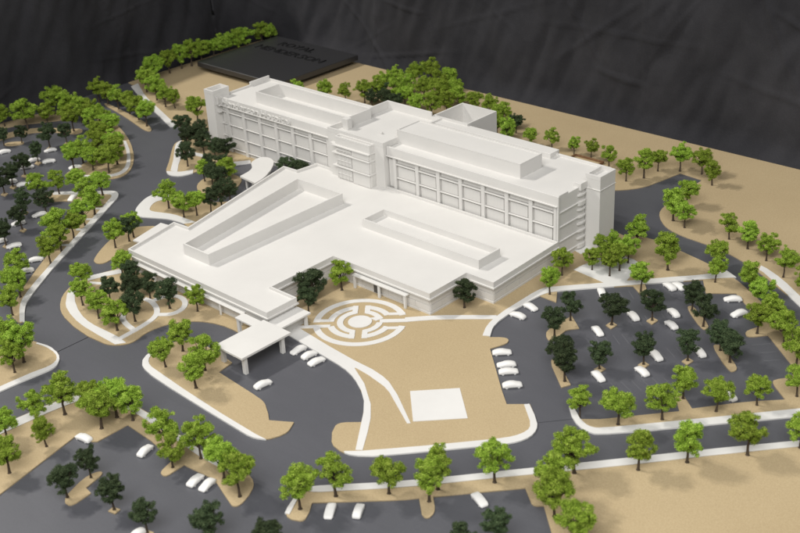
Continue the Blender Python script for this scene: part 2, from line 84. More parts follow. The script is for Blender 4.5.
WHT=[
('edge_path', 'white path down the far left of the tan ground', [(-172.6, 30.8), (-173.6, 34.6), (-161.92, 28.73), (-155.84, 26.14), (-143.04, 21.64), (-124.0, 14.9), (-126.1, 13.2), (-138.83, 17.81), (-150.88, 22.09), (-160.69, 25.82), (-166.31, 28.14)]),
('drop_path', 'white path across the bed at the tower foot', [(-112.36, 6.42), (-112.4, 7.6), (-104.27, 1.51), (-100.59, -1.77), (-96.53, -5.91), (-91.9, -9.9), (-94.6, -10.4), (-100.91, -4.55), (-109.61, 2.75), (-111.24, 4.37), (-111.79, 5.06), (-112.16, 5.7)]),
('drop_rim', 'white kerb along the bed at the tower foot', [(-93.98, -12.16), (-93.06, -12.48), (-92.14, -12.61), (-91.23, -12.53), (-90.33, -12.26), (-89.47, -11.8), (-88.78, -11.21), (-88.24, -10.43), (-87.78, -9.1), (-87.4, -7.5), (-89.6, -5.7), (-90.52, -7.91), (-91.06, -8.79), (-91.96, -9.64), (-94.9, -11.15), (-95.05, -11.38), (-94.87, -11.66), (-94.36, -11.98)]),
('drop_cross', 'short white path under the dark trees at the tower foot', [(-102.9, 3.1), (-95.8, 4.2), (-93.8, 2.6), (-101.0, 1.4)]),
('drop_strip', 'thin white kerb strip on the ground beside the crescent canopy', [(-84.3, 5.4), (-81.1, 9.5), (-79.2, 8.2), (-82.2, 4.0)]),
('north_loop', 'white kerb loop around the bed beside the low block', [(-77.36, -35.52), (-76.32, -35.98), (-75.31, -36.21), (-74.33, -36.2), (-73.38, -35.96), (-67.78, -32.98), (-66.46, -32.43), (-65.01, -32.04), (-62.9, -31.77), (-60.5, -31.6), (-58.6, -29.0), (-66.54, -29.39), (-68.56, -29.78), (-71.52, -30.89), (-73.36, -31.67), (-74.35, -31.92), (-75.14, -31.97), (-75.74, -31.79), (-76.56, -31.26), (-77.66, -30.09), (-78.58, -28.62), (-78.93, -27.59), (-79.01, -26.94), (-78.9, -26.28), (-78.57, -25.61), (-77.86, -24.79), (-75.8, -23.0), (-79.0, -20.6), (-81.82, -22.33), (-82.85, -23.13), (-83.43, -23.81), (-83.76, -24.48), (-83.9, -25.53), (-83.77, -26.67), (-83.17, -28.37), (-81.64, -31.05), (-80.32, -32.93), (-79.37, -33.98), (-78.38, -34.85), (-77.88, -35.21)]),
('garden_walk', 'broad white walk around the outer side of the garden', [(-52.88, -72.49), (-50.66, -74.85), (-46.94, -77.62), (-45.09, -78.62), (-41.71, -79.79), (-37.68, -80.72), (-33.8, -81.2), (-28.01, -81.39), (-21.1, -81.4), (-19.8, -79.4), (-23.25, -78.98), (-27.36, -79.11), (-32.0, -79.34), (-35.17, -79.16), (-38.17, -78.63), (-41.91, -77.45), (-45.9, -75.66), (-48.62, -74.01), (-51.37, -71.8), (-52.37, -71.31), (-53.01, -71.18), (-53.38, -71.25), (-53.45, -71.38), (-53.33, -71.82), (-53.14, -72.12)]),
('garden_top', 'white path between the garden and the low block corner', [(-55.0, -66.2), (-52.65, -60.75), (-51.5, -58.5), (-49.4, -59.7), (-51.28, -63.13), (-52.19, -65.73), (-52.7, -67.5)]),
('garden_link', 'short thin white path in the garden', [(-52.0, -67.4), (-48.5, -65.4), (-47.5, -66.1), (-50.9, -68.1)]),
('drop_walk', 'white walk along the outer edge of the tree bed by the canopy', [(-10.66, -81.33), (-11.5, -79.92), (-11.8, -78.7), (-10.9, -78.8), (-10.02, -80.22), (-9.03, -81.06), (-8.0, -81.62), (-6.55, -82.04), (6.08, -83.11), (18.87, -83.88), (30.18, -84.22), (33.2, -84.1), (31.55, -84.97), (30.59, -85.27), (29.0, -85.45), (15.84, -85.07), (3.0, -84.58), (-3.79, -84.11), (-7.13, -83.52), (-8.76, -82.93), (-10.25, -81.79), (-10.46, -81.56)]),
('entry_walk', 'white walk curving from the entrance past the lawn', [(2.6, -53.1), (5.1, -50.5), (17.21, -51.96), (25.69, -52.71), (31.58, -52.88), (35.2, -53.47), (37.72, -54.24), (42.51, -56.75), (51.3, -62.4), (50.8, -62.9), (40.45, -57.01), (38.01, -56.07), (32.48, -55.01), (28.67, -54.67), (28.19, -54.73), (28.15, -54.8), (28.47, -55.02), (34.12, -57.9), (40.51, -62.54), (43.9, -66.04), (46.84, -69.89), (50.2, -74.7), (49.1, -75.5), (41.51, -65.64), (38.55, -62.5), (35.35, -60.11), (32.06, -58.29), (29.68, -57.24), (27.08, -56.46), (24.29, -55.99), (11.92, -54.79), (6.1, -54.2)]),
('lawn_rim', 'white kerb walk along the lower edge of the lawn', [(48.25, -77.46), (49.22, -77.3), (50.84, -76.52), (53.18, -74.78), (61.94, -65.14), (69.77, -56.35), (70.93, -54.68), (71.64, -53.22), (72.0, -51.86), (72.05, -50.54), (71.79, -49.28), (71.31, -48.13), (70.59, -47.11), (68.38, -45.04), (65.2, -42.6), (64.5, -43.4), (68.9, -47.21), (70.01, -48.63), (70.39, -49.67), (70.31, -51.08), (69.88, -52.49), (69.15, -53.83), (67.43, -56.12), (58.4, -66.28), (50.19, -75.07), (47.8, -77.12), (47.77, -77.33), (48.02, -77.44)]),
('square', 'white square pad on the lawn', [(43.5, -54.1), (50.7, -46.9), (58.9, -54.1), (51.3, -61.7)]),
('cross_walk', 'straight white path from the labyrinth along the low block', [(22.0, -32.4), (25.6, -28.65), (28.59, -25.93), (33.45, -22.09), (37.8, -18.8), (38.3, -20.5), (30.85, -26.4), (27.8, -29.12), (25.58, -31.41), (23.3, -33.9)]),
('lot_walk', 'white walk along the top of the right car park', [(40.9, -27.7), (39.35, -24.77), (38.57, -22.55), (38.05, -20.01), (37.71, -16.05), (37.69, -5.71), (37.94, -3.18), (38.22, -2.03), (38.6, -1.29), (41.34, 1.89), (50.08, 11.13), (58.29, 20.37), (62.68, 24.95), (64.67, 27.39), (65.98, 29.39), (67.2, 31.5), (70.6, 29.8), (66.22, 25.69), (57.36, 16.01), (48.72, 6.64), (42.21, -0.48), (40.71, -2.59), (40.28, -3.51), (39.79, -5.43), (39.48, -8.0), (39.31, -14.77), (39.7, -20.37), (40.28, -22.94), (40.86, -24.32), (42.4, -26.9)]),
('plaza', 'pale paved plaza under the light trees beside the tower end', [(38.3, 10.0), (38.5, 12.7), (39.1, 15.6), (40.2, 23.4), (46.7, 23.2), (49.4, 22.2), (51.5, 12.4), (48.1, 8.8)]),
('plaza_step', 'small pale landing at the tower stair', [(32.2, 18.6), (32.6, 24.0), (35.3, 23.2), (34.8, 17.9)]),
('lot_rim', 'white kerb walk along the lower side of the right car park', [(71.8, -38.4), (74.14, -40.78), (76.17, -42.19), (77.92, -42.91), (79.31, -43.12), (80.64, -42.99), (80.96, -42.91), (81.45, -42.6), (82.9, -41.35), (86.29, -37.85), (95.84, -27.21), (108.1, -13.7), (114.1, -5.2), (113.3, -3.2), (106.57, -11.53), (97.18, -22.26), (89.12, -31.41), (82.71, -38.62), (80.56, -40.75), (79.86, -41.22), (78.99, -41.44), (78.05, -41.39), (76.12, -40.63), (73.17, -38.39), (72.5, -37.8)]),
('front_rim', 'white kerb walk along the outer side of the lower road', [(51.79, -87.45), (60.88, -78.66), (66.34, -72.75), (74.72, -63.09), (83.33, -53.25), (92.08, -43.1), (101.4, -32.37), (109.92, -22.85), (121.1, -10.28), (137.3, 8.0), (138.0, 6.1), (127.24, -6.01), (118.29, -16.09), (108.8, -26.81), (100.83, -35.93), (91.81, -46.61), (84.54, -54.88), (75.88, -64.49), (67.54, -74.09), (62.08, -79.97), (53.33, -88.53), (52.18, -89.45), (51.54, -89.72), (51.01, -89.71), (50.79, -89.59), (50.65, -89.43), (50.61, -89.22), (50.81, -88.66), (51.37, -87.9)]),
('front_hook', 'short white kerb piece at the car park entry', [(50.2, -91.4), (51.87, -95.38), (52.7, -96.8), (53.6, -96.5), (51.4, -92.4)]),
('right_rim', 'white kerb along the outer side of the right road', [(72.2, 38.7), (73.99, 38.17), (77.63, 36.34), (81.02, 34.21), (85.1, 31.2), (88.6, 28.5), (93.2, 21.9), (88.43, 25.95), (77.9, 33.51), (74.22, 35.98), (73.43, 36.33), (72.8, 36.5)]),
('outer_left_walk', 'white walk along the lower left road', [(-14.5, -141.2), (-13.29, -124.61), (-12.17, -110.98), (-11.62, -105.85), (-10.96, -102.02), (-10.43, -100.14), (-9.85, -98.8), (-9.09, -97.7), (-8.12, -96.73), (-6.93, -95.89), (-5.54, -95.18), (-3.93, -94.59), (-1.14, -93.89), (2.12, -93.44), (6.06, -93.27), (10.78, -93.41), (23.75, -94.31), (28.57, -94.44), (31.78, -94.25), (36.21, -93.6), (37.36, -93.58), (38.11, -93.75), (38.34, -93.9), (38.46, -94.1), (38.46, -94.29), (38.32, -94.48), (37.65, -94.82), (35.66, -95.28), (31.72, -95.71), (27.12, -95.81), (13.4, -95.14), (7.09, -94.9), (3.29, -95.01), (0.19, -95.36), (-1.61, -95.74), (-3.2, -96.24), (-4.58, -96.86), (-5.74, -97.61), (-6.68, -98.47), (-7.41, -99.47), (-7.91, -100.59), (-8.33, -102.16), (-8.87, -105.57), (-10.01, -119.03), (-10.96, -131.4), (-11.8, -142.5)]),
('corner_rim', 'white walk rounding the wedge at the left road bend', [(-27.2, -135.3), (-26.38, -117.74), (-25.82, -105.34), (-25.47, -99.92), (-24.89, -96.77), (-24.9, -95.57), (-25.22, -94.54), (-25.76, -93.68), (-26.5, -93.01), (-27.81, -92.39), (-29.54, -92.02), (-32.06, -91.92), (-33.61, -92.1), (-35.8, -92.6), (-36.0, -92.1), (-33.01, -91.38), (-31.42, -91.29), (-28.73, -91.63), (-26.98, -92.15), (-25.63, -92.9), (-24.45, -93.96), (-23.92, -94.62), (-23.53, -95.38), (-23.32, -96.27), (-23.3, -97.27), (-23.89, -102.95), (-24.44, -114.95), (-25.5, -136.1)]),
('left_rim', 'white kerb along the left road beside the left car park', [(-109.7, -41.5), (-99.81, -33.18), (-96.49, -30.67), (-95.41, -30.09), (-94.48, -29.97), (-93.45, -30.17), (-92.33, -30.71), (-91.18, -31.66), (-90.0, -33.02), (-81.23, -46.16), (-73.67, -57.67), (-65.55, -69.67), (-58.38, -79.34), (-55.29, -83.03), (-53.71, -84.41), (-51.38, -86.04), (-47.2, -88.6), (-47.9, -89.5), (-53.37, -86.29), (-55.65, -84.66), (-57.49, -83.03), (-59.61, -80.62), (-63.35, -75.68), (-70.97, -64.66), (-78.1, -54.13), (-85.56, -43.06), (-92.28, -33.32), (-93.1, -32.57), (-93.62, -32.32), (-94.12, -32.24), (-94.86, -32.48), (-96.57, -33.49), (-104.16, -39.49), (-107.9, -42.7)]),
('bar0', 'short white bar across the tan strip of the left car park', [(-89.6, -40.3), (-86.8, -38.2), (-85.9, -39.2), (-88.6, -41.1)]),
('bar1', 'short white bar across the tan strip of the left car park', [(-85.6, -46.2), (-82.9, -44.1), (-82.1, -45.1), (-84.7, -47.0)]),
('bar2', 'short white bar across the tan strip of the left car park', [(-81.9, -51.7), (-79.3, -49.8), (-78.5, -50.8), (-81.0, -52.5)]),
('bar3', 'short white bar across the tan strip of the left car park', [(-76.7, -59.7), (-73.8, -57.5), (-73.0, -58.4), (-75.9, -60.4)]),
('far_left_path', 'white path inside the far left strip', [(-127.8, -4.2), (-127.0, -3.6), (-119.73, -7.43), (-113.29, -11.55), (-108.88, -14.86), (-107.19, -16.47), (-105.89, -18.11), (-105.25, -19.23), (-104.84, -20.34), (-104.69, -21.42), (-104.8, -22.48), (-105.16, -23.51), (-105.5, -24.07), (-106.61, -25.33), (-108.42, -26.91), (-111.91, -29.46), (-116.3, -32.5), (-117.7, -31.6), (-111.24, -26.98), (-108.89, -25.08), (-107.58, -23.75), (-107.13, -23.17), (-106.83, -22.64), (-106.57, -21.68), (-106.57, -20.71), (-106.82, -19.72), (-107.33, -18.71), (-108.49, -17.16), (-110.56, -15.09), (-115.29, -11.48), (-120.82, -8.03), (-124.59, -5.93)]),
]
TREES=[
('back_right', -4.7, 70.1, 0.24, 6.3, 'L'),('back_right', 0.7, 71.1, 0.24, 6.3, 'L'),('back_right', 8.3, 69.1, 0.24, 6.4, 'L'),('back_right', 18.3, 62.8, 0.24, 7.2, 'L'),
('back_right', 21.1, 67.5, 0.24, 9.3, 'L'),('back_right', 21.5, 74.1, 0.24, 7.3, 'L'),('back_right', 26.5, 77.7, 0.24, 8.4, 'L'),('back_right', -19.4, 68.5, 0.24, 6.3, 'L'),
('back_right', -12.8, 70.2, 0.24, 7.0, 'L'),('corner_right', 32.5, 79.4, 0.24, 7.8, 'L'),('corner_right', 38.7, 74.2, 0.24, 7.4, 'L'),('road_bend', 40.0, 58.5, 0.24, 7.8, 'L'),
('road_bend', 42.4, 48.1, 0.24, 10.0, 'L'),('road_bend', 46.9, 46.2, 0.24, 7.7, 'L'),('right_verge', 59.1, 47.0, 0.24, 7.2, 'L'),('right_verge', 65.3, 44.9, 0.24, 8.0, 'L'),
('right_verge', 71.9, 41.8, 0.24, 7.6, 'L'),('right_verge', 79.0, 36.5, 0.24, 7.8, 'L'),('right_verge', 86.5, 31.2, 0.24, 7.2, 'L'),('lot_top', 67.9, 24.8, 0.24, 6.8, 'L'),
('lot_top', 64.2, 32.2, 0.0, 7.7, 'L'),('lot_top', 43.2, 29.9, 0.24, 8.8, 'L'),('lot_top', 56.0, 23.5, 0.24, 10.0, 'L'),('plaza', 41.8, 12.6, 0.32, 6.4, 'L'),
('plaza', 46.9, 12.5, 0.32, 7.4, 'L'),('plaza', 47.2, 16.2, 0.32, 7.9, 'L'),('plaza', 46.6, 20.8, 0.32, 7.2, 'L'),('plaza', 41.6, 21.7, 0.32, 6.6, 'L'),
('plaza', 41.0, 17.9, 0.32, 7.0, 'L'),('podium_side', 37.7, 6.0, 0.24, 7.4, 'L'),('podium_side', 41.1, -3.4, 0.24, 7.3, 'L'),('podium_side', 56.8, 10.6, 0.24, 7.6, 'L'),
('podium_front', 29.6, -20.5, 0.24, 7.9, 'D'),('courtyard', 2.6, -44.3, 0.24, 7.4, 'D'),('courtyard', 0.2, -40.7, 0.24, 9.8, 'D'),('courtyard_light', 1.0, -31.9, 0.24, 8.2, 'L'),
('lot_bed', 53.3, -18.1, 0.24, 7.6, 'D'),('lot_bed', 52.0, -10.4, 0.24, 7.4, 'D'),('lot_narrow', 65.7, -31.4, 0.24, 9.0, 'D'),('lot_narrow', 61.0, -26.9, 0.24, 7.3, 'D'),
('lot_square', 60.2, -6.4, 0.24, 8.4, 'D'),('lot_square', 66.1, 0.7, 0.24, 7.8, 'D'),('lot_square', 68.5, -23.1, 0.24, 6.8, 'D'),('lot_square', 74.6, -16.0, 0.24, 7.9, 'D'),
('lot_square', 80.9, -9.1, 0.24, 7.7, 'D'),('lot_oblong_low', 88.0, -4.4, 0.24, 7.6, 'D'),('lot_oblong_low', 84.1, -1.4, 0.24, 7.8, 'D'),('lot_oblong_top', 70.6, 9.9, 0.24, 7.6, 'D'),
('lot_oblong_top', 76.2, 5.2, 0.24, 8.0, 'D'),('lot_right', 75.9, 26.0, 0.0, 7.7, 'L'),('lot_right', 82.5, 19.8, 0.24, 8.3, 'L'),('lot_right', 87.9, 14.4, 0.24, 8.4, 'L'),
('lot_right', 86.7, 9.6, 0.24, 8.1, 'L'),('lot_right', 93.4, 8.6, 0.24, 8.2, 'L'),('lot_right', 99.2, 2.5, 0.24, 9.0, 'L'),('lot_right', 104.4, -7.6, 0.24, 8.0, 'L'),
('lot_bottom', 82.7, -37.5, 0.24, 8.4, 'L'),('lot_bottom', 75.4, -39.9, 0.0, 7.2, 'L'),('lot_bottom', 88.3, -30.8, 0.24, 8.0, 'L'),('lot_bottom', 87.6, -22.0, 0.24, 7.4, 'L'),
('lot_bottom', 94.9, -22.0, 0.24, 8.0, 'L'),('lot_bottom', 99.9, -15.2, 0.24, 7.1, 'L'),('lower_road', 93.5, -47.2, 0.24, 9.1, 'L'),('lower_road', 99.1, -39.7, 0.24, 9.1, 'L'),
('lower_road', 106.4, -30.9, 0.24, 9.4, 'L'),('lower_road', 112.7, -22.9, 0.24, 8.0, 'L'),('lower_road', 85.1, -55.2, 0.24, 9.5, 'L'),('lower_road', 75.7, -66.5, 0.24, 9.0, 'L'),
('lower_road', 70.2, -78.1, 0.24, 8.9, 'L'),('lower_road', 69.1, -74.5, 0.24, 9.1, 'L'),('lower_road', 63.1, -81.0, 0.24, 9.0, 'L'),('lower_road', 56.2, -87.6, 0.24, 9.5, 'L'),
('lower_road', 53.9, -94.2, 0.24, 9.4, 'L'),('lower_road', 86.4, -63.7, 0.24, 10.0, 'L'),('lower_road', 89.7, -67.4, 0.24, 9.8, 'L'),('lower_road', 96.8, -71.3, 0.24, 9.4, 'L'),
('lower_step', 18.3, -119.2, 0.24, 7.4, 'D'),('lower_step', 16.6, -113.0, 0.24, 6.8, 'D'),('lower_square', 28.0, -115.7, 0.24, 7.6, 'D'),('lower_square', 37.9, -115.7, 0.24, 7.2, 'D'),
('lower_dark_front', 48.2, -109.6, 0.0, 8.0, 'D'),('lower_dark_front', 58.7, -105.5, 0.0, 7.8, 'D'),('lower_dark_front', 86.1, -78.8, 0.0, 7.2, 'D'),('lower_dark_front', 84.2, -85.6, 0.0, 7.2, 'D'),
('lower_left', 42.8, -98.8, 0.24, 9.1, 'L'),('lower_left', 36.4, -97.2, 0.24, 9.2, 'L'),('lower_left', 28.1, -96.0, 0.24, 9.1, 'L'),('lower_left', 26.1, -101.2, 0.24, 7.7, 'L'),
('lower_left', 20.2, -97.9, 0.24, 9.5, 'L'),('lower_left', 7.1, -96.7, 0.24, 8.0, 'L'),('lower_left', 3.6, -98.1, 0.24, 9.5, 'L'),('lower_left', 4.5, -102.4, 0.24, 9.9, 'L'),
('lower_left', -2.2, -99.7, 0.24, 8.2, 'L'),('lower_left', -5.7, -104.3, 0.24, 10.0, 'L'),('lower_left', -8.0, -109.4, 0.24, 7.4, 'L'),('lower_left', 1.2, -112.9, 0.24, 7.0, 'L'),
('lower_left', -7.1, -116.6, 0.24, 8.0, 'L'),('lower_left', 3.2, -122.2, 0.24, 8.0, 'L'),('garden_light', -42.9, -75.4, 0.24, 7.5, 'L'),('garden_light', -50.9, -70.2, 0.24, 7.2, 'L'),
('garden_light', -34.3, -76.7, 0.24, 7.6, 'L'),('garden_light', -26.1, -77.3, 0.24, 8.4, 'L'),('garden_light', -18.5, -60.1, 0.24, 6.8, 'L'),('garden_light', -47.4, -60.8, 0.24, 7.4, 'L'),
('garden_dark', -39.3, -70.2, 0.24, 7.3, 'D'),('garden_dark', -41.3, -62.7, 0.24, 7.4, 'D'),('garden_dark', -34.0, -67.3, 0.24, 7.2, 'D'),('garden_dark', -32.8, -63.2, 0.24, 7.2, 'D'),
('garden_dark', -24.9, -63.3, 0.24, 8.4, 'D'),('garden_dark', -26.3, -72.2, 0.24, 8.1, 'D'),('canopy_bed', -6.7, -73.5, 0.24, 8.2, 'L'),('canopy_bed', -4.3, -80.0, 0.24, 7.4, 'L'),
('canopy_bed', 3.6, -75.5, 0.24, 8.6, 'L'),('canopy_bed', 7.6, -81.1, 0.24, 9.1, 'L'),('corner_bed', -63.2, -52.0, 0.24, 8.2, 'L'),('corner_bed', -64.6, -45.2, 0.24, 7.9, 'L'),
('corner_bed_dark', -63.5, -47.4, 0.24, 7.6, 'D'),('north_light', -72.4, -27.7, 0.24, 8.6, 'L'),('north_light', -64.0, -28.9, 0.24, 8.0, 'L'),('north_light', -62.1, -25.9, 0.24, 8.1, 'L'),
('north_dark', -60.6, -22.2, 0.24, 7.4, 'D'),('north_dark', -60.7, -18.2, 0.24, 8.1, 'D'),('north_dark', -60.8, -14.9, 0.24, 7.6, 'D'),('loop_light', -79.6, -9.2, 0.24, 7.2, 'L'),
('loop_light', -73.1, -5.4, 0.24, 8.1, 'L'),('loop_dark', -74.6, -10.2, 0.24, 7.2, 'D'),('loop_dark', -82.4, -4.7, 0.0, 6.6, 'D'),('loop_dark', -78.1, -2.5, 0.24, 7.3, 'D'),
('loop_dark', -70.4, -10.6, 0.24, 7.4, 'D'),('foot_dark', -115.8, 11.1, 0.0, 7.8, 'D'),('foot_dark', -105.1, 10.0, 0.24, 8.0, 'D'),('foot_dark', -104.9, 3.8, 0.24, 7.6, 'D'),
('foot_dark', -93.2, -4.9, 0.24, 8.4, 'D'),('foot_dark', -97.7, 4.9, 0.24, 8.2, 'D'),('foot_dark', -92.1, 4.9, 0.24, 7.2, 'D'),('foot_dark', -86.8, 4.7, 0.24, 8.1, 'D'),
('foot_dark', -104.6, 7.2, 0.24, 7.6, 'D'),('foot_light', -121.8, 21.5, 0.24, 9.4, 'L'),('tower_nook', -63.6, 8.3, 0.0, 6.6, 'D'),('tower_nook', -59.4, 8.4, 0.0, 6.6, 'D'),
('tower_nook', -55.6, 8.2, 0.0, 6.6, 'D'),('back_edge', -171.7, 41.8, 0.24, 10.0, 'L'),('back_edge', -173.5, 49.1, 0.24, 9.2, 'L'),('back_edge', -174.2, 55.2, 0.24, 9.3, 'L'),
('back_edge', -173.5, 59.4, 0.24, 9.7, 'L'),('back_edge', -173.2, 64.1, 0.24, 9.4, 'L'),('back_edge', -173.4, 70.1, 0.24, 8.8, 'L'),('back_edge', -172.7, 77.5, 0.24, 8.9, 'L'),
('back_edge', -172.5, 85.5, 0.24, 9.4, 'L'),('back_edge', -172.4, 93.6, 0.24, 9.1, 'L'),('back_edge', -171.1, 97.3, 0.24, 8.5, 'L'),('back_edge', -172.6, 81.4, 0.24, 8.8, 'L'),
('back_edge', -172.8, 73.5, 0.24, 8.7, 'L'),('edge_path', -162.4, 30.5, 0.24, 10.0, 'L'),('edge_path', -152.0, 27.2, 0.24, 9.4, 'L'),('edge_path', -143.6, 24.7, 0.24, 8.5, 'L'),
('edge_path', -139.7, 25.7, 0.24, 7.6, 'L'),('thin_strip', -167.7, 13.7, 0.0, 8.8, 'L'),('thin_strip', -163.1, 14.3, 0.24, 8.0, 'L'),('thin_strip', -155.4, 13.5, 0.24, 8.2, 'L'),
('thin_strip', -147.8, 12.7, 0.0, 8.5, 'L'),('thin_strip', -140.5, 11.2, 0.24, 8.3, 'L'),('thin_strip', -133.0, 9.0, 0.24, 8.6, 'L'),('far_left', -151.6, 0.4, 0.0, 8.4, 'L'),
('far_left', -145.1, -0.8, 0.0, 8.0, 'L'),('far_left', -135.1, -3.8, 0.24, 8.2, 'L'),('far_left', -130.1, -12.2, 0.0, 8.8, 'L'),('far_left', -118.9, -13.5, 0.24, 8.6, 'L'),
('far_left', -143.6, -5.4, 0.0, 8.0, 'L'),('far_left', -108.8, -22.6, 0.24, 8.5, 'L'),('far_left', -112.5, -17.0, 0.24, 9.1, 'L'),('far_left', -114.6, -24.4, 0.24, 8.1, 'L'),
('far_left', -120.2, -27.5, 0.24, 8.1, 'L'),('far_left', -122.9, -22.5, 0.0, 8.2, 'L'),('far_left', -122.8, -16.4, 0.24, 8.3, 'L'),('left_strip', -106.8, -41.2, 0.32, 7.2, 'L'),
('left_strip', -108.3, -46.7, 0.24, 8.1, 'L'),('left_strip', -104.1, -37.3, 0.32, 7.2, 'L'),('left_strip', -94.8, -40.1, 0.0, 8.0, 'L'),('left_strip', -95.7, -33.8, 0.24, 7.8, 'L'),
('left_strip', -86.1, -43.0, 0.24, 8.4, 'L'),('left_strip', -82.0, -48.9, 0.24, 7.4, 'L'),('left_strip', -77.5, -55.4, 0.24, 7.2, 'L'),('left_strip', -77.0, -60.6, 0.24, 9.8, 'L'),
('left_strip', -73.0, -62.1, 0.24, 7.5, 'L'),('left_strip', -69.1, -67.8, 0.24, 7.4, 'L'),('left_strip', -68.5, -77.1, 0.0, 7.6, 'L'),('left_strip', -63.4, -81.8, 0.0, 6.9, 'L'),
('left_strip', -58.8, -82.7, 0.24, 7.4, 'L'),('left_strip', -52.2, -88.8, 0.24, 7.7, 'L'),('left_dark', -134.7, -31.1, 0.24, 7.0, 'D'),('left_dark', -128.9, -39.2, 0.24, 7.6, 'D'),
('left_dark', -123.7, -46.4, 0.24, 7.6, 'D'),('left_dark', -121.0, -50.8, 0.24, 7.9, 'D'),('left_dark', -103.6, -54.4, 0.24, 7.4, 'D'),('left_dark', -93.9, -61.1, 0.24, 7.8, 'D'),
('left_dark', -88.4, -69.3, 0.24, 7.6, 'D'),('left_dark', -142.7, -21.8, 0.24, 8.6, 'D'),('left_dark', -141.6, -16.2, 0.24, 7.2, 'D'),('left_dark', -154.5, -24.9, 0.24, 6.7, 'D'),
('left_dark', -157.4, -29.7, 0.0, 6.8, 'D'),('left_dark', -98.7, -50.7, 0.24, 7.6, 'D'),('far_verge', -173.6, -19.9, 0.24, 7.8, 'L'),('far_verge', -164.3, -16.7, 0.24, 9.8, 'L'),
('far_verge', -162.9, -9.9, 0.0, 7.8, 'L'),('far_verge', -169.8, -2.8, 0.24, 9.4, 'L'),('far_verge', -163.0, -1.7, 0.0, 9.3, 'L'),('far_verge', -149.5, -8.5, 0.24, 8.7, 'L'),
('far_verge', -154.8, -1.8, 0.0, 9.1, 'L'),('road_corner', -30.8, -98.6, 0.24, 10.0, 'L'),('road_corner', -28.6, -102.2, 0.24, 8.0, 'L'),('road_corner', -35.4, -99.6, 0.24, 9.9, 'L'),
('behind_light', -95.1, 64.3, 0.24, 7.4, 'L'),('behind_light', -89.0, 67.3, 0.24, 8.2, 'L'),('behind_light', -86.7, 71.4, 0.24, 8.5, 'L'),('behind_light', -88.8, 82.6, 0.24, 9.2, 'L'),
('behind_light', -87.0, 90.4, 0.24, 9.2, 'L'),('behind_light', -85.3, 96.9, 0.24, 9.1, 'L'),('behind_light', -75.7, 95.5, 0.24, 8.5, 'L'),('behind_light', -75.6, 89.1, 0.24, 8.9, 'L'),
('behind_light', -74.5, 81.2, 0.24, 8.8, 'L'),('behind_light', -74.3, 71.5, 0.24, 8.4, 'L'),('behind_light', -66.1, 69.0, 0.24, 8.5, 'L'),('behind_light', -60.5, 69.5, 0.24, 9.2, 'L'),
('behind_light', -59.0, 75.2, 0.24, 8.8, 'L'),('behind_light', -58.2, 80.4, 0.24, 8.5, 'L'),('behind_light', -52.9, 81.8, 0.24, 7.7, 'L'),('behind_light', -45.9, 80.9, 0.24, 8.5, 'L'),
('behind_light', -37.1, 77.1, 0.24, 8.8, 'L'),('behind_light', -26.6, 66.4, 0.24, 8.4, 'L'),('behind_light', -33.1, 69.1, 0.24, 7.8, 'L'),('behind_light', -88.4, 76.5, 0.24, 9.2, 'L'),
('behind_light', -80.4, 79.6, 0.24, 9.2, 'L'),('behind_light', -67.3, 81.2, 0.24, 9.0, 'L'),('behind_light', -81.1, 75.3, 0.24, 8.8, 'L'),('behind_light', -65.5, 87.4, 0.24, 8.7, 'L'),
('behind_light', -109.9, 55.2, 0.24, 7.7, 'L'),('behind_light', -101.1, 60.1, 0.24, 8.2, 'L'),('behind_dark', -82.8, 64.4, 0.24, 7.2, 'D'),('behind_dark', -78.9, 67.1, 0.24, 7.2, 'D'),
('behind_dark', -85.0, 72.6, 0.24, 7.2, 'D'),('behind_dark', -73.8, 67.1, 0.24, 7.2, 'D'),('behind_dark', -29.9, 74.6, 0.24, 6.9, 'D'),
]
CARS=[
('lot', 50.2, 4.4, -45.0),('lot', 61.9, -0.4, -32.9),('lot', 59.5, -10.75, -31.7),('lot', 68.1, 6.25, -30.8),('lot', 70.55, 1.35, -25.9),
('lot', 74.9, -11.75, -29.2),('lot', 70.05, -25.85, -27.2),('lot', 75.95, -18.7, -23.4),('lot', 81.15, -4.85, -34.0),('lot', 94.15, -15.8, -23.4),
('lot', 80.15, -32.5, -28.6),('lot_pair', 60.85, 16.4, -27.3),('lot_pair', 62.45, 17.9, -27.3),('lot_bay', 75.3, 19.75, 41.5),('lot_bay', 79.6, 14.7, 69.4),
('walk_edge', 41.45, -11.15, -11.3),('walk_edge', 41.55, -16.05, 1.4),('lot_edge', 48.75, -30.7, 44.0),('lot_edge', 52.55, -33.95, 47.0),('lot_edge', 54.6, -35.85, 46.0),
('lot_edge', 58.4, -39.4, 47.1),('entry', 13.45, -57.4, 88.4),('entry', 16.9, -57.4, 84.3),('entry', 20.0, -58.15, 84.1),('canopy', 17.85, -71.5, 82.9),
('lower', 58.55, -91.3, 124.1),('lower', 62.45, -88.1, 121.2),('lower_single', 76.85, -72.2, -21.8),('bed_pair', 35.6, -100.5, 104.7),('bed_pair', 32.8, -101.05, 104.4),
('tab_car', 17.8, -101.45, 106.9),('corner_car', 4.7, -106.7, 9.1),('front_car', 37.2, -117.45, 93.9),('left', -137.1, -31.15, 69.7),('left', -132.2, -28.8, 63.4),
('left', -133.5, -35.6, 60.3),('left', -127.05, -45.3, 73.3),('left', -122.2, -43.95, 66.6),('left', -120.95, -26.6, 73.9),('left', -101.0, -40.55, 121.6),
('left', -98.5, -52.95, 76.5),('left', -98.1, -59.8, 72.6),('left', -73.9, -69.1, 59.5),('left', -70.15, -74.35, 64.3),('left', -86.2, -68.25, 67.7),
('left', -91.7, -69.35, 75.4),('left', -151.5, -32.95, 73.5),('left', -140.2, -23.25, 73.5),('left', -84.6, -50.0, 124.5),('left', -66.4, -80.55, 106.5),
]
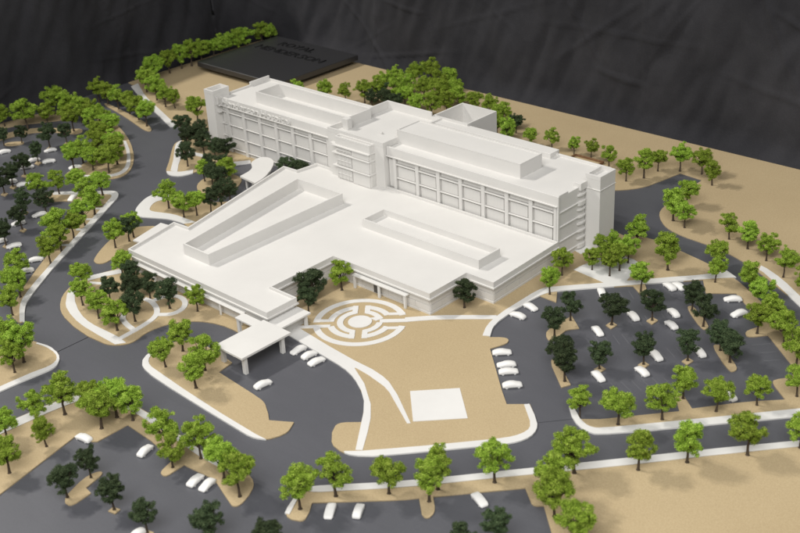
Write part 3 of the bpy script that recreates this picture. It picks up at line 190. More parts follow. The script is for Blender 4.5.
LOOPS=[('white loop path in the garden around three dark trees', [(-33.7, -64.3), (-30.9, -64.0), (-26.3, -65.7), (-23.9, -68.3), (-22.9, -73.1), (-22.6, -76.3), (-22.3, -79.5)]), ('short white path in the garden before the loop', [(-32.8, -70.1), (-30.0, -73.4), (-26.5, -74.5), (-23.0, -74.9)]), ('small white oval loop path in the garden beside the low block', [(-24.6, -67.1), (-21.9, -64.9), (-21.9, -61.6), (-24.2, -59.1), (-27.2, -58.3), (-29.5, -59.2), (-30.9, -61.1), (-30.9, -64.0)])]

# ---------------------------------------------------------------- materials
def mat(name, rough=0.8, spec=0.3):
    m = bpy.data.materials.new(name); m.use_nodes = True
    nt = m.node_tree; b = nt.nodes['Principled BSDF']
    b.inputs['Roughness'].default_value = rough; b.inputs['Specular IOR Level'].default_value = spec
    return m, nt, b
def N(nt, t, **kw):
    n = nt.nodes.new(t)
    for k, v in kw.items(): setattr(n, k, v)
    return n
def ramp(nt, fac, stops):
    r = N(nt, 'ShaderNodeValToRGB')
    while len(r.color_ramp.elements) < len(stops): r.color_ramp.elements.new(0.5)
    for e, (p, c) in zip(r.color_ramp.elements, stops): e.position = p; e.color = (*c, 1)
    nt.links.new(fac, r.inputs[0]); return r.outputs[0]
def noise_tex(nt, scale, detail=2, rough=0.5, coord='Object', stretch=None):
    tc = N(nt, 'ShaderNodeTexCoord'); n = N(nt, 'ShaderNodeTexNoise')
    n.inputs['Scale'].default_value = scale; n.inputs['Detail'].default_value = detail; n.inputs['Roughness'].default_value = rough
    src = tc.outputs[coord]
    if stretch:
        mp = N(nt, 'ShaderNodeMapping'); mp.inputs['Scale'].default_value = stretch; nt.links.new(src, mp.inputs[0]); src = mp.outputs[0]
    nt.links.new(src, n.inputs['Vector']); return n.outputs['Fac']
def mixc(nt, fac, a, b, mode='MIX'):
    m = N(nt, 'ShaderNodeMix', data_type='RGBA', blend_type=mode)
    if isinstance(fac, float): m.inputs[0].default_value = fac
    else: nt.links.new(fac, m.inputs[0])
    for i, v in ((6, a), (7, b)):
        if isinstance(v, tuple): m.inputs[i].default_value = (*v, 1)
        else: nt.links.new(v, m.inputs[i])
    return m.outputs[2]
def bump(nt, b, h, strength, dist):
    n = N(nt, 'ShaderNodeBump'); n.inputs['Strength'].default_value = strength; n.inputs['Distance'].default_value = dist
    nt.links.new(h, n.inputs['Height']); nt.links.new(n.outputs[0], b.inputs['Normal'])

def make_white(name, a, c, rough=0.75, grain=False):
    m, nt, b = mat(name, rough, 0.25)
    f = noise_tex(nt, 14, 4, 0.6)
    nt.links.new(ramp(nt, f, [(0.3, a), (0.7, c)]), b.inputs['Base Color'])
    bump(nt, b, noise_tex(nt, 900, 2), 0.12, 0.0004)
    return m
WHITE = make_white('white_styrene', (0.625, 0.614, 0.592), (0.672, 0.660, 0.636))
PATH = make_white('white_card', (0.63, 0.623, 0.605), (0.69, 0.682, 0.663))
CARW = make_white('white_cast_resin', (0.76, 0.75, 0.73), (0.82, 0.81, 0.79), 0.5)
# etched window panels: fine upright scoring
PANEL, nt, b = mat('etched_panel', 0.7, 0.25)
tc = N(nt, 'ShaderNodeTexCoord'); wv = N(nt, 'ShaderNodeTexWave', wave_type='BANDS', bands_direction='X')
wv.inputs['Scale'].default_value = 190; wv.inputs['Distortion'].default_value = 0.3
nt.links.new(tc.outputs['Object'], wv.inputs['Vector'])
nt.links.new(ramp(nt, wv.outputs['Fac'], [(0.1, (0.60, 0.59, 0.565)), (0.5, (0.655, 0.643, 0.62))]), b.inputs['Base Color'])
bump(nt, b, wv.outputs['Fac'], 0.3, 0.0004)
GLASS, nt, b = mat('shaded_window_card', 0.4, 0.4); b.inputs['Base Color'].default_value = (0.10, 0.10, 0.10, 1)

TANM, nt, b = mat('tan_flock_sheet', 0.95, 0.1)
f1 = noise_tex(nt, 700, 3, 0.7); f2 = noise_tex(nt, 5, 3, 0.6)
c1 = ramp(nt, f1, [(0.28, (0.395, 0.305, 0.182)), (0.5, (0.455, 0.358, 0.215)), (0.74, (0.515, 0.415, 0.258))])
c2 = ramp(nt, f2, [(0.3, (0.90, 0.89, 0.88)), (0.7, (1.0, 1.0, 1.0))])
nt.links.new(mixc(nt, 1.0, c1, c2, 'MULTIPLY'), b.inputs['Base Color'])
bump(nt, b, f1, 0.2, 0.0004)
TANEDGE = TANM
ROAD, nt, b = mat('grey_road_board', 0.44, 0.5)
f1 = noise_tex(nt, 3.2, 5, 0.6); f2 = noise_tex(nt, 420, 2, 0.6); f3 = noise_tex(nt, 9, 6, 0.75, stretch=(1, 6, 1))
c1 = ramp(nt, f1, [(0.25, (0.082, 0.084, 0.097)), (0.75, (0.108, 0.110, 0.124))])
c2 = ramp(nt, f2, [(0.3, (0.93, 0.93, 0.93)), (0.7, (1.0, 1.0, 1.0))])
c3 = ramp(nt, f3, [(0.35, (0.93, 0.93, 0.93)), (0.75, (1.0, 1.0, 1.0))])
nt.links.new(mixc(nt, 1.0, mixc(nt, 1.0, c1, c2, 'MULTIPLY'), c3, 'MULTIPLY'), b.inputs['Base Color'])
bump(nt, b, f2, 0.1, 0.0003)
LINE, nt, b = mat('scribed_line', 0.7, 0.2); b.inputs['Base Color'].default_value = (0.125, 0.127, 0.138, 1)
SEAM, nt, b = mat('board_joint', 0.8, 0.1); b.inputs['Base Color'].default_value = (0.018, 0.018, 0.02, 1)
CLOTH, nt, b = mat('black_cloth', 0.9, 0.1)
f = noise_tex(nt, 700, 2, 0.6); g = noise_tex(nt, 6, 5, 0.65)
nt.links.new(mixc(nt, 1.0, ramp(nt, g, [(0.3, (0.024, 0.0240, 0.0275)), (0.7, (0.047, 0.0465, 0.0515))]),
                  ramp(nt, f, [(0.3, (0.8, 0.8, 0.8)), (0.7, (1, 1, 1))]), 'MULTIPLY'), b.inputs['Base Color'])
bump(nt, b, f, 0.3, 0.0006)
b.inputs['Sheen Weight'].default_value = 0.04; b.inputs['Sheen Roughness'].default_value = 0.5
BLACK, nt, b = mat('black_gloss_plaque', 0.36, 0.7); b.inputs['Base Color'].default_value = (0.026, 0.026, 0.028, 1)
LETTER, nt, b = mat('plaque_letter', 0.5, 0.3); b.inputs['Base Color'].default_value = (0.012, 0.012, 0.013, 1)
BROWN, nt, b = mat('brown_card_edge', 0.85, 0.15)
nt.links.new(ramp(nt, noise_tex(nt, 200), [(0.3, (0.16, 0.085, 0.045)), (0.7, (0.24, 0.14, 0.075))]), b.inputs['Base Color'])
BARK, nt, b = mat('twisted_wire_trunk', 0.8, 0.2)
nt.links.new(ramp(nt, noise_tex(nt, 6, coord='Object'), [(0.3, (0.045, 0.034, 0.024)), (0.7, (0.11, 0.085, 0.062))]), b.inputs['Base Color'])
def leaf_mat(name, lo, mid, hi):
    m, nt, b = mat(name, 0.85, 0.15)
    f = noise_tex(nt, 9, 3, 0.7)
    c = ramp(nt, f, [(0.30, lo), (0.5, mid), (0.72, hi)])
    oi = N(nt, 'ShaderNodeObjectInfo')
    hs = N(nt, 'ShaderNodeHueSaturation')
    mr = N(nt, 'ShaderNodeMapRange'); mr.inputs[3].default_value = 0.74; mr.inputs[4].default_value = 1.24
    nt.links.new(oi.outputs['Random'], mr.inputs[0]); nt.links.new(mr.outputs[0], hs.inputs['Value'])
    mh = N(nt, 'ShaderNodeMapRange'); mh.inputs[3].default_value = 0.488; mh.inputs[4].default_value = 0.508
    nt.links.new(oi.outputs['Random'], mh.inputs[0]); nt.links.new(mh.outputs[0], hs.inputs['Hue'])
    nt.links.new(c, hs.inputs['Color'])
    nt.links.new(hs.outputs[0], b.inputs['Base Color'])
    return m
LEAF = {'L': leaf_mat('light_foam_foliage', (0.115, 0.195, 0.018), (0.245, 0.370, 0.040), (0.43, 0.555, 0.105)),
        'D': leaf_mat('dark_foam_foliage', (0.028, 0.046, 0.022), (0.054, 0.080, 0.036), (0.096, 0.130, 0.060))}

# ---------------------------------------------------------------- helpers
def tag(o, label=None, cat=None, group=None, kind=None):
    if label: o['label'] = label
    if cat: o['category'] = cat
    if group: o['group'] = group
    if kind: o['kind'] = kind
    return o
def link(name, me, parent=None, loc=None):
    o = bpy.data.objects.new(name, me); COL.objects.link(o)
    if parent: o.parent = parent
    if loc is not None: o.location = loc
    return o
def empty(name, x, y, z, label, cat, group=None, rz=0.0, scale=None):
    o = link(name, None); o.empty_display_size = 0.01
    o.location = (x*S, y*S, z*S); o.rotation_euler = (0, 0, rz)
    if scale: o.scale = scale
    return tag(o, label, cat, group)
def mesh_from(name, V, F, m, smooth=False):
    me = bpy.data.meshes.new(name); me.from_pydata([(a*S, b*S, c*S) for a, b, c in V], [], F)
    me.materials.append(m)
    if smooth: me.polygons.foreach_set('use_smooth', [True]*len(me.polygons))
    me.update(); return me
def area2(P): return sum(P[i-1][0]*P[i][1]-P[i][0]*P[i-1][1] for i in range(len(P)))
def prism_data(P, z0, z1):
    if area2(P) < 0: P = P[::-1]
    n = len(P); V = [(x, y, z0) for x, y in P]+[(x, y, z1) for x, y in P]
    tris = tessellate_polygon([[Vector((x, y, 0)) for x, y in P]])
    F = []
    for t in tris:
        a, b_, c = t
        ar = (P[b_][0]-P[a][0])*(P[c][1]-P[a][1])-(P[c][0]-P[a][0])*(P[b_][1]-P[a][1])
        if abs(ar) < 1e-9: continue
        if ar < 0: a, c = c, a
        F.append((a+n, b_+n, c+n)); F.append((c, b_, a))
    for i in range(n):
        j = (i+1) % n; F.append((i, j, j+n, i+n))
    return V, F
def prism(name, P, z0, z1, m, parent=None, origin=(0, 0, 0)):
    V, F = prism_data(P, z0, z1)
    return link(name, mesh_from(name, [(a-origin[0], b-origin[1], c-origin[2]) for a, b, c in V], F, m), parent)
_boxes = {}
def box(name, x0, x1, y0, y1, z0, z1, m, parent=None, origin=(0, 0, 0), bev=0.05):
    d = (round(x1-x0, 3), round(y1-y0, 3), round(z1-z0, 3)); key = (name, d, m.name)
    if key not in _boxes:
        bm = bmesh.new(); bmesh.ops.create_cube(bm, size=1.0)
        for v in bm.verts: v.co = Vector((v.co.x*d[0]*S, v.co.y*d[1]*S, (v.co.z+.5)*d[2]*S))
        bv = min(bev, min(d)*0.2)*S
        if bv > 0: bmesh.ops.bevel(bm, geom=bm.edges[:], offset=bv, segments=1, affect='EDGES')
        me = bpy.data.meshes.new(name); bm.to_mesh(me); bm.free(); me.materials.append(m); _boxes[key] = me
    return link(name, _boxes[key], parent, (((x0+x1)/2-origin[0])*S, ((y0+y1)/2-origin[1])*S, (z0-origin[2])*S))
def offset_poly(P, d):
    """inward offset (d>0) of a counter-clockwise outline"""
    n = len(P); out = []
    for i in range(n):
        p0, p1, p2 = Vector(P[i-1]), Vector(P[i]), Vector(P[(i+1) % n])
        e1 = (p1-p0).normalized(); e2 = (p2-p1).normalized()
        n1 = Vector((-e1.y, e1.x)); n2 = Vector((-e2.y, e2.x))
        k = 1+n1.dot(n2); q = p1+(n1+n2)*(d/max(k, .2)); out.append((q.x, q.y))
    return out
def ring_mesh(name, P, d, z0, z1, m, parent, origin):
    """wall of thickness d standing on an outline"""
    Q = offset_poly(P, d); n = len(P); V = []
    for L, z in ((P, z0), (P, z1), (Q, z1), (Q, z0)): V += [(x-origin[0], y-origin[1], z-origin[2]) for x, y in L]
    F = []
    for i in range(n):
        j = (i+1) % n
        for a, b_ in ((0, 1), (1, 2), (2, 3), (3, 0)): F.append((a*n+i, a*n+j, b_*n+j, b_*n+i))
    return link(name, mesh_from(name, V, F, m), parent)
def ribbon(P, w, z0, z1):
    """closed prism along an open centre line"""
    pts = [Vector(p) for p in P]
    for _ in range(3):
        q = [pts[0]]
        for a, b_ in zip(pts, pts[1:]): q += [a*.75+b_*.25, a*.25+b_*.75]
        pts = q+[pts[-1]]
    L, R = [], []
    for i, p in enumerate(pts):
        t = (pts[min(i+1, len(pts)-1)]-pts[max(i-1, 0)]).normalized(); nn = Vector((-t.y, t.x))*w/2
        L.append(p+nn); R.append(p-nn)
    n = len(pts); V = []
    for A, z in ((L, z1), (R, z1), (R, z0), (L, z0)): V += [(p.x, p.y, z) for p in A]
    F = []
    for i in range(n-1):
        for k in range(4):
            kk = (k+1) % 4; F.append((k*n+i, kk*n+i, kk*n+i+1, k*n+i+1))
    F.append((0, 3*n, 2*n, n)); F.append((n-1, 2*n-1, 3*n-1, 4*n-1))
    return V, F

# ---------------------------------------------------------------- table, backdrop, base board
XR, YF = 190.0, -230.0
ZB = -5.0            # underside of the base board
prism('table_cloth_top', [(XL-30, YF-8), (XR+10, YF-8), (XR+10, YB+22), (XL-30, YB+22)], ZB-4, ZB, CLOTH)['kind'] = 'structure'
brd = prism('road_board', [(XL, YF), (XR, YF), (XR, YB), (XL, YB)], ZB, 0.0, ROAD); brd['kind'] = 'structure'
def backdrop():
    # cloth hung round the two far sides of the model, slack, creased, pinned along the top
    path = []
    yb, xl, r = YB+9.0, XL-9.0, 26.0
    x = XR+5
    while x > xl+r: path.append((x, yb, 0, -1)); x -= .8
    for k in range(34):
        a = math.pi/2+(math.pi/2)*k/33
        path.append((xl+r+r*math.cos(a), yb-r+r*math.sin(a), -math.cos(a), -math.sin(a)))
    y = yb-r
    while y > -205: path.append((xl, y, 1, 0)); y -= 1.0
    cr = random.Random(4); creases = []
    for i in range(64):
        creases.append((cr.uniform(0, 640), cr.uniform(0, 42), cr.uniform(-1.2, 1.2), cr.uniform(12, 36), cr.uniform(.25, .75), cr.uniform(.3, .75)))
    V, F = [], []; nz = 80; ztop = 43.0; s = 0; last = None
    for i, (px, py, nx, ny) in enumerate(path):
        if last: s += math.hypot(px-last[0], py-last[1])
        last = (px, py)
        for j in range(nz+1):
            z = ZB+0.05+(ztop-ZB)*j/nz*(1.5 if s < 240 else 1.5-.5*min(1, (s-240)/120))
            v = Vector((s*.028, z*.012, 1.3)); d = noise.noise(v)*4.0
            d += noise.noise(Vector((s*.11, z*.03, 7.7)))*1.3+noise.noise(Vector((s*.22+z*.10, z*.06-s*.03, 3.1)))*.75
            d += abs(noise.noise(Vector((s*.10+z*.03, z*.025, 5.5))))*1.6+noise.noise(Vector((s*.9, z*.5, 9.0)))*.06
            for (cs, cz, sl, ln, am, wd) in creases:
                t = (s-cs)*math.cos(sl*1.3)+(z-cz)*math.sin(sl*1.3); u = -(s-cs)*math.sin(sl*1.3)+(z-cz)*math.cos(sl*1.3)
                if abs(u) < ln and abs(t) < 6*wd:
                    d += am*math.exp(-(t/wd)**2)*(1-(u/ln)**2)
            f_ = max(0.0, 1-(z-ZB)/9.0); d += f_*f_*4.0     # foot of the cloth runs out onto the table
            d = max(-6, min(6.5, d))
            V.append((px+nx*d, py+ny*d, z))
    n = len(path)
    for i in range(n-1):
        for j in range(nz):
            a = i*(nz+1)+j; F.append((a, a+1, a+nz+2, a+nz+1))
    o = link('backdrop_cloth', mesh_from('backdrop_cloth', V, F, CLOTH, True))
    tag(o, 'creased black cloth hung as a backdrop behind the model', 'cloth')
    so = o.modifiers.new('thickness', 'SOLIDIFY'); so.thickness = 0.0012; so.offset = 0
backdrop()

for n_, lab, P in TAN:
    tag(prism('lawn_sheet', P, 0.004, ZT, TANM), lab, None, None, 'structure')
for i, (n_, lab, P) in enumerate(WHT):
    tag(prism('walkway', P, 0.02, ZW+0.012*(i % 5), PATH), lab, None, None, 'structure')
for i, (lab, P) in enumerate(LOOPS):
    V, F = ribbon(P, 1.35, ZT-.05, ZW+.06+.012*i); tag(link('walkway', mesh_from('walkway', V, F, PATH)), lab, None, None, 'structure')

# labyrinth: concentric white rings cut in quarters
def labyrinth():
    cx, cy, R, A = 15.2, -40.1, 10.7, math.radians(41)
    bm_V, bm_F = [], []
    def add(P, z1):
        V, F = prism_data(P, ZT-.05, z1-.5+ZW); o = len(bm_V); bm_V.extend(V); bm_F.extend([tuple(i+o for i in f) for f in F])
    def L(u, v): return (cx+R*(u*math.cos(A)-v*math.sin(A)), cy+R*(u*math.sin(A)+v*math.cos(A)))
    def arc(r0, r1, a0, a1, z):
        k = max(6, int(abs(a1-a0)/4)); P = []
        for i in range(k+1): t = math.radians(a0+(a1-a0)*i/k); P.append(L(r1*math.cos(t), r1*math.sin(t)))
        for i in range(k+1): t = math.radians(a1+(a0-a1)*i/k); P.append(L(r0*math.cos(t), r0*math.sin(t)))
        add(P, z)
    def bar(u0, u1, v0, v1, z): add([L(u0, v0), L(u1, v0), L(u1, v1), L(u0, v1)], z)
    arc(.86, 1, 15, 178.5, .52); arc(.86, 1, 190, 346, .52)
    arc(.56, .70, 24, 83, .53); arc(.56, .70, 97, 177, .53); arc(.56, .70, 196, 263, .53); arc(.56, .70, 277, 338, .53)
    arc(.36, .49, 106, 254, .54); arc(.36, .49, 286, 352, .54); arc(.36, .49, 20, 74, .54)
    bar(-.19, -.075, .36, .69, .55); bar(.075, .19, .36, .69, .55); bar(-.19, -.075, -.69, -.36, .55); bar(.075, .19, -.69, -.36, .55)
    bar(.60, .95, .25, .35, .555); bar(-.99, -.66, .03, .13, .555); bar(.60, .95, -.35, -.25, .555); bar(-1.0, -.62, -.21, -.10, .555)
    bar(.42, 1.03, -.06, .07, .56); bar(-1.42, -.98, -.22, -.11, .56)
    arc(0.0001, .255, 0, 359.9, .565); add([L(.2, .14), L(.34, .02), L(.49, .12), L(.45, .2)], .57)
    o = link('labyrinth_path', mesh_from('labyrinth_path', bm_V, bm_F, PATH)); tag(o, 'round white labyrinth of broken rings on the tan lawn', None, None, 'structure')
labyrinth()

# board joints and faint scribed parking lines
def strip(name, a, b_, w, z, m, lab):
    A, B = Vector(a), Vector(b_); t = (B-A).normalized(); n_ = Vector((-t.y, t.x))*w/2
    P = [tuple(A+n_), tuple(A-n_), tuple(B-n_), tuple(B+n_)]
    return tag(prism(name, P, -0.2, z, m), lab, None, None, 'structure')
for a, b_, w in JOINTS: strip('board_joint', a, b_, w, 0.02, SEAM, 'thin dark joint in the grey road board')
for a, b_ in STALLS: strip('parking_line', a, b_, 0.16, 0.012, LINE, 'faint scribed parking line')

# ---------------------------------------------------------------- hospital building
HO = (-32.0, 5.0, 0.0)
hosp = empty('hospital_building', *HO, 'white hospital model with a long windowed tower and a broad low block', 'building')
def hb(name, x0, x1, y0, y1, z0, z1, m=WHITE, parent=None, bev=0.05):
    if parent is None: return box(name, x0, x1, y0, y1, z0, z1, m, hosp, HO, bev)
    return box(name, x0, x1, y0, y1, z0, z1, m, parent, parent['_o'], bev)
def part(name, cx, cy, me_fn):
    o = me_fn(); return o
def part_box(name, x0, x1, y0, y1, z0, z1, m=WHITE):
    o = hb(name, x0, x1, y0, y1, z0, z1, m); o['_o'] = [(x0+x1)/2, (y0+y1)/2, z0]; return o

# --- low block (podium)
POD = [(-49.2, -57), (3.3, -57), (3.3, -48), (-5.2, -48), (-5.2, -28.2), (26, -28.2), (26, -15.3), (34, -15.3), (33.2, 10.6),
       (-52, 10.6), (-53, 3.7), (-58.4, 3.5), (-47.4, -39.4), (-53, -39.8)]
pod = prism('low_block', offset_poly(POD, .45), 0, 4.25, WHITE, hosp, HO); pod['_o'] = list(HO)
pr_ = prism('low_block_roof', offset_poly(POD, .3), 4.26, 5.35, WHITE, hosp, HO)
ring_mesh('parapet', POD, .42, 4.6, 6.0, WHITE, hosp, HO)
ring_mesh('ledge', offset_poly(POD, -.28), .75, 4.25, 4.6, WHITE, hosp, HO)
ring_mesh('plinth', offset_poly(POD, .25), .3, 0, .75, WHITE, hosp, HO)
# wall panels between thin joints on every visible side of the low block
def edge_panels(a, b_, z0, z1, step, name='wall_panel', m=WHITE, out=.12, inset=.45, gap=.1):
    A, B = Vector(a), Vector(b_); t = (B-A); Ln = t.length; t.normalize(); nn = Vector((t.y, -t.x))
    k = max(1, round((Ln-1.2)/step)); st = (Ln-1.2)/k
    for i in range(k):
        c = A+t*(.6+(i+.5)*st)-nn*(inset-out/2)
        key = ('panel', round(st, 2), z1-z0, m.name, out)
        if key not in _boxes:
            w = (st-gap)/2; V = [(sx*w, sy*out/2, z) for z in (0, z1-z0) for sx, sy in ((-1, -1), (1, -1), (1, 1), (-1, 1))]
            _boxes[key] = mesh_from(name, V, [(3, 2, 1, 0), (4, 5, 6, 7), (0, 1, 5, 4), (1, 2, 6, 5), (2, 3, 7, 6), (3, 0, 4, 7)], m)
        o = link(name, _boxes[key], pod, ((c.x-HO[0])*S, (c.y-HO[1])*S, z0*S)); o.rotation_euler = (0, 0, math.atan2(t.y, t.x))
for i, (s0, m_) in enumerate([(3.9, PANEL), (4.2, WHITE), (4.2, WHITE), (4.6, WHITE), (4.2, WHITE), (4.4, WHITE), (4.0, WHITE), (4.6, WHITE)]):
    edge_panels(POD[i], POD[i+1], .95, 2.45, s0, 'wall_panel', m_, .1)
    edge_panels(POD[i], POD[i+1], 2.7, 4.05, s0*2, 'wall_panel', WHITE, .16)
# raised slab carried on posts along the front, and the portal in the court
hb('eave_slab', -47.5, -4.5, -58.05, -56.6, 3.2, 3.42)
for x in (-46.8, -38, -29.5, -21, -12.7, -5.2): hb('post', x-.22, x+.22, -57.95, -57.6, ZT, 3.19)
hb('eave_slab', 2.2, 19.6, -29.5, -27.9, 3.5, 3.85)
for x in (2.7, 10.8, 19.1): hb('post', x-.3, x+.3, -29.4, -28.85, ZT, 3.49)
hb('doorway', 7.9, 10.2, -28.05, -27.6, 0.4, 3.0, GLASS)
# low flat roof along the left side and entrance link
prism('side_roof', [(-57.0, -50.3), (-52.2, -49.6), (-54.9, -38.6), (-59.9, -39.3)], 3.2, 3.6, WHITE, hosp, HO)
prism('side_wall', [(-56.2, -49.5), (-51.0, -49), (-54.2, -40.3), (-59.1, -40.0)], 0.0, 3.19, WHITE, hosp, HO)
hb('entrance_roof', 2.9, 7.6, -57.2, -47.9, 3.1, 3.55)
hb('entrance_wall', 3.31, 5.6, -56.6, -48.6, 0.0, 3.09, PANEL)
hb('post', 6.6, 7.3, -49.4, -48.7, ZT, 3.09); hb('post', 6.6, 7.3, -56.6, -55.9, 0.0, 3.09)
# open roof enclosures
def enclosure(name, P, z0, z1, th, floor=None):
    o = ring_mesh(name, P, th, z0, z1, WHITE, hosp, HO); o['_o'] = list(HO)
    if floor: prism('enclosure_floor', offset_poly(P, th*.9), z0, floor, WHITE, o, (0, 0, 0) if False else (HO[0], HO[1], 0))
    return o
enclosure('roof_enclosure', [(-36.3, -49.3), (-26.5, -49.3), (-26.5, -3.9), (-44.2, -3.9)], 5.2, 8.3, .42)
enclosure('roof_enclosure', [(-11.9, -11.3), (26.4, -11.3), (26.4, -3.4), (-11.9, -3.4)], 5.2, 7.7, .42, 6.0)

# --- tower
def rect(x0, x1, y0, y1): return [(x0, y0), (x1, y0), (x1, y1), (x0, y1)]
def wing(name, x0, x1, y0, y1, pil, zlev, zlow):
    t = part_box(name, x0, x1, y0+.95, y1, 0, 16.95)
    H = 14.85
    for k, xp in enumerate(pil):
        w = .56 if 0 < k < len(pil)-1 else .5
        hb('pilaster', xp-w, xp+w, y0+.05, y0+1.0, zlow, H, WHITE, t)
    for a, c in zip(pil, pil[1:]):
        xa, xb = a+.58, c-.58
        for zl in zlev: hb('floor_ledge', xa, xb, y0+.05, y0+.97, zl-.14, zl+.14, WHITE, t)
        zs = [z for z in zlev if z > zlow]+[14.85]
        lo = zlow
        for zt in sorted(zs):
            hi_ = zt-.2
            if hi_-lo > .6:
                if zt > 14: hb('window_panel', xa+.25, xb-.25, y0+.55, y0+.96, lo+.12, hi_-.1, PANEL, t)
                else: hb('window_panel', xa+.5, xb-.5, y0+.42, y0+.96, lo+.05, hi_-.35, PANEL, t)
            lo = zt+.2
    hb('cornice', x0-.1, x1+.1, y0-.35, y0+.96, 14.86, 15.2, WHITE, t)
    hb('parapet_front', x0, x1, y0+.1, y0+.6, 15.21, 17.6, WHITE, t)
    hb('parapet_back', x0, x1, y1-.45, y1+.03, 16.0, 17.6, WHITE, t)
    return t
lw = wing('tower_wing', -95.6, -45.6, 10.75, 32.0, [-94.9, -91.4, -83.9, -76.5, -69.2, -61.9, -54.4, -47.0], [1.5, 5.35, 9.2, 13.05], 0.0)
rw = wing('tower_wing', -23.8, 32.6, 10.75, 33.6, [-21.2, -13.1, -5.7, 1.9, 9.4, 17.0, 24.5, 32.0], [9.2, 13.05], 5.36)
hb('window_panel', -23.6, -22.1, 11.3, 11.71, 6, 14, PANEL, rw)
# left end parapet with its step, left stair tower
hb('parapet_end', -95.6, -95.15, 11.4, 24, 16.0, 17.5, WHITE, lw); hb('parapet_end', -95.62, -95.1, 24.01, 32, 16.0, 18.4, WHITE, lw)
st = part_box('stair_tower', -98.4, -94.2, 8.4, 14.8, 0, 18.9)
ring_mesh('stair_rim', rect(-98.42, -94.18, 8.38, 14.82), .55, 18.9, 19.9, WHITE, hosp, HO)
for z in (13.0, 15.1): hb('balcony_slab', -94.2, -93.0, 9.3, 10.3, z, z+.35, WHITE, st)
hb('stair_rail', -94.15, -93.2, 9.0, 9.5, 15.5, 18.0, WHITE, st)
# right end: ledges, stepped parapet, balconies and stair tower
for z in (1.5, 5.35, 9.2, 13.05): hb('floor_ledge', 32.55, 32.9, 11.4, 19.2, z-.17, z+.17, WHITE, rw)
hb('parapet_end', 32.1, 32.62, 11.36, 15.2, 16.0, 17.62, WHITE, rw); hb('parapet_end', 32.1, 32.62, 15.21, 19.5, 16.0, 17.1, WHITE, rw)
hb('end_fin', 32.3, 32.95, 10.8, 11.35, 0, 17.58, WHITE, rw)
for z in (1.5, 3.4, 5.35, 7.3, 9.2, 11.1, 13.05, 15.0):
    big = abs((z-1.5) % 3.85) < .2
    P = [(32.5, 18.9)]+[(32.6+.8*math.sin(a*math.pi/8)**.8, 18.9+3.3*(1-math.cos(a*math.pi/8))/2) for a in range(1, 8)]+[(32.5, 22.2)]
    o = prism('balcony_slab', P, z-.75 if big else z-.15, z+.25, WHITE, rw, (4.4, 22.65, 0)); o.location = (0, 0, 0)
    o.parent = hosp; o.data = o.data.copy(); o.data.transform(Matrix.Translation(((4.4-HO[0])*S, (22.65-HO[1])*S, 0)))
rs = part_box('stair_tower', 32.7, 37.0, 22.2, 28.7, 0, 18.9)
ring_mesh('stair_rim', rect(32.68, 37.02, 22.18, 28.72), .55, 18.9, 19.9, WHITE, hosp, HO)
hb('floor_ledge', 32.6, 37.15, 22.05, 28.85, 16.2, 16.4, WHITE, rs)
hb('roof_step', 31.2, 33.2, 19.6, 22.1, 16.2, 18.1, WHITE, rs)
# centre block
cb = part_box('centre_block', -45.5, -24.0, 9.8, 33.5, 0, 17.5)
ring_mesh('parapet', rect(-45.52, -23.98, 9.78, 33.52), .5, 17.5, 18.7, WHITE, hosp, HO)
hb('roof_post', -43.2, -41.2, 13.6, 15.4, 17.5, 20.6, WHITE, cb)
for x, y in ((-31.5, 17), (-27.5, 19.2)): hb('roof_vent', x-.35, x+.35, y-.35, y+.35, 17.5, 18.1, WHITE, cb)
# projecting bay on the centre block: ledges, left window grid, right plain panels
bay = part_box('projecting_bay', -40.6, -27.4, 7.9, 9.79, 0, 17.2)
ring_mesh('bay_rim', rect(-40.62, -27.38, 7.88, 9.77), .4, 17.2, 17.75, WHITE, hosp, HO)
for z in (15.2, 13.05, 9.2): hb('floor_ledge', -41.6, -27.2, 7.2, 9.78, z-.18, z+.18, WHITE, bay)
for z0, z1 in ((5.5, 8.9), (9.5, 12.75), (13.4, 14.9)):
    hb('window_panel', -40.2, -34.4, 7.62, 7.92, z0+.25, z1-.2, PANEL, bay)
    for k in range(5): hb('mullion', -40.1+k*1.38, -39.9+k*1.38, 7.45, 7.63, z0+.25, z1-.2, WHITE, bay)
    hb('transom', -40.2, -34.4, 7.44, 7.66, (z0+z1)/2-.08, (z0+z1)/2+.08, WHITE, bay)
    hb('wall_panel', -34.0, -27.6, 7.5, 7.92, z0-.05, z1+.05, WHITE, bay)
    for k in range(2): hb('side_slot', -27.42, -27.33, 8.3+k*.75, 8.8+k*.75, z0+.2, z1-.3, PANEL, bay)
hb('bay_return', -43.6, -40.63, 8.7, 9.79, 0, 15.0, WHITE, bay)
# roof boxes
enclosure('roof_enclosure', [(-81.6, 14.9), (-42.4, 14.9), (-42.4, 24.2), (-81.6, 24.2)], 16.9, 20.5, .45)
ph = part_box('plant_room', -24.2, 17.7, 15.6, 24.6, 16.9, 20.6)
ring_mesh('plant_room_rim', rect(-24.22, 17.72, 15.58, 24.62), .4, 20.6, 20.85, WHITE, hosp, HO)
hb('roof_step', -25.5, 15.9, 30.5, 34.4, 16.9, 18.3, WHITE, rw)
hb('roof_screen', -44.6, -44.1, 24.3, 33.0, 17.5, 19.9, WHITE, cb); hb('roof_screen', -44.6, -27.3, 33.01, 33.49, 17.5, 19.9, WHITE, cb)
# open shaft on the back
shaft = ring_mesh('rear_shaft', rect(-27.2, -14.6, 33.65, 46.4), .45, 0, 18.9, WHITE, hosp, HO)
prism('shaft_floor', rect(-26.7, -15.1, 34.15, 45.9), 0, 13.0, WHITE, hosp, HO)
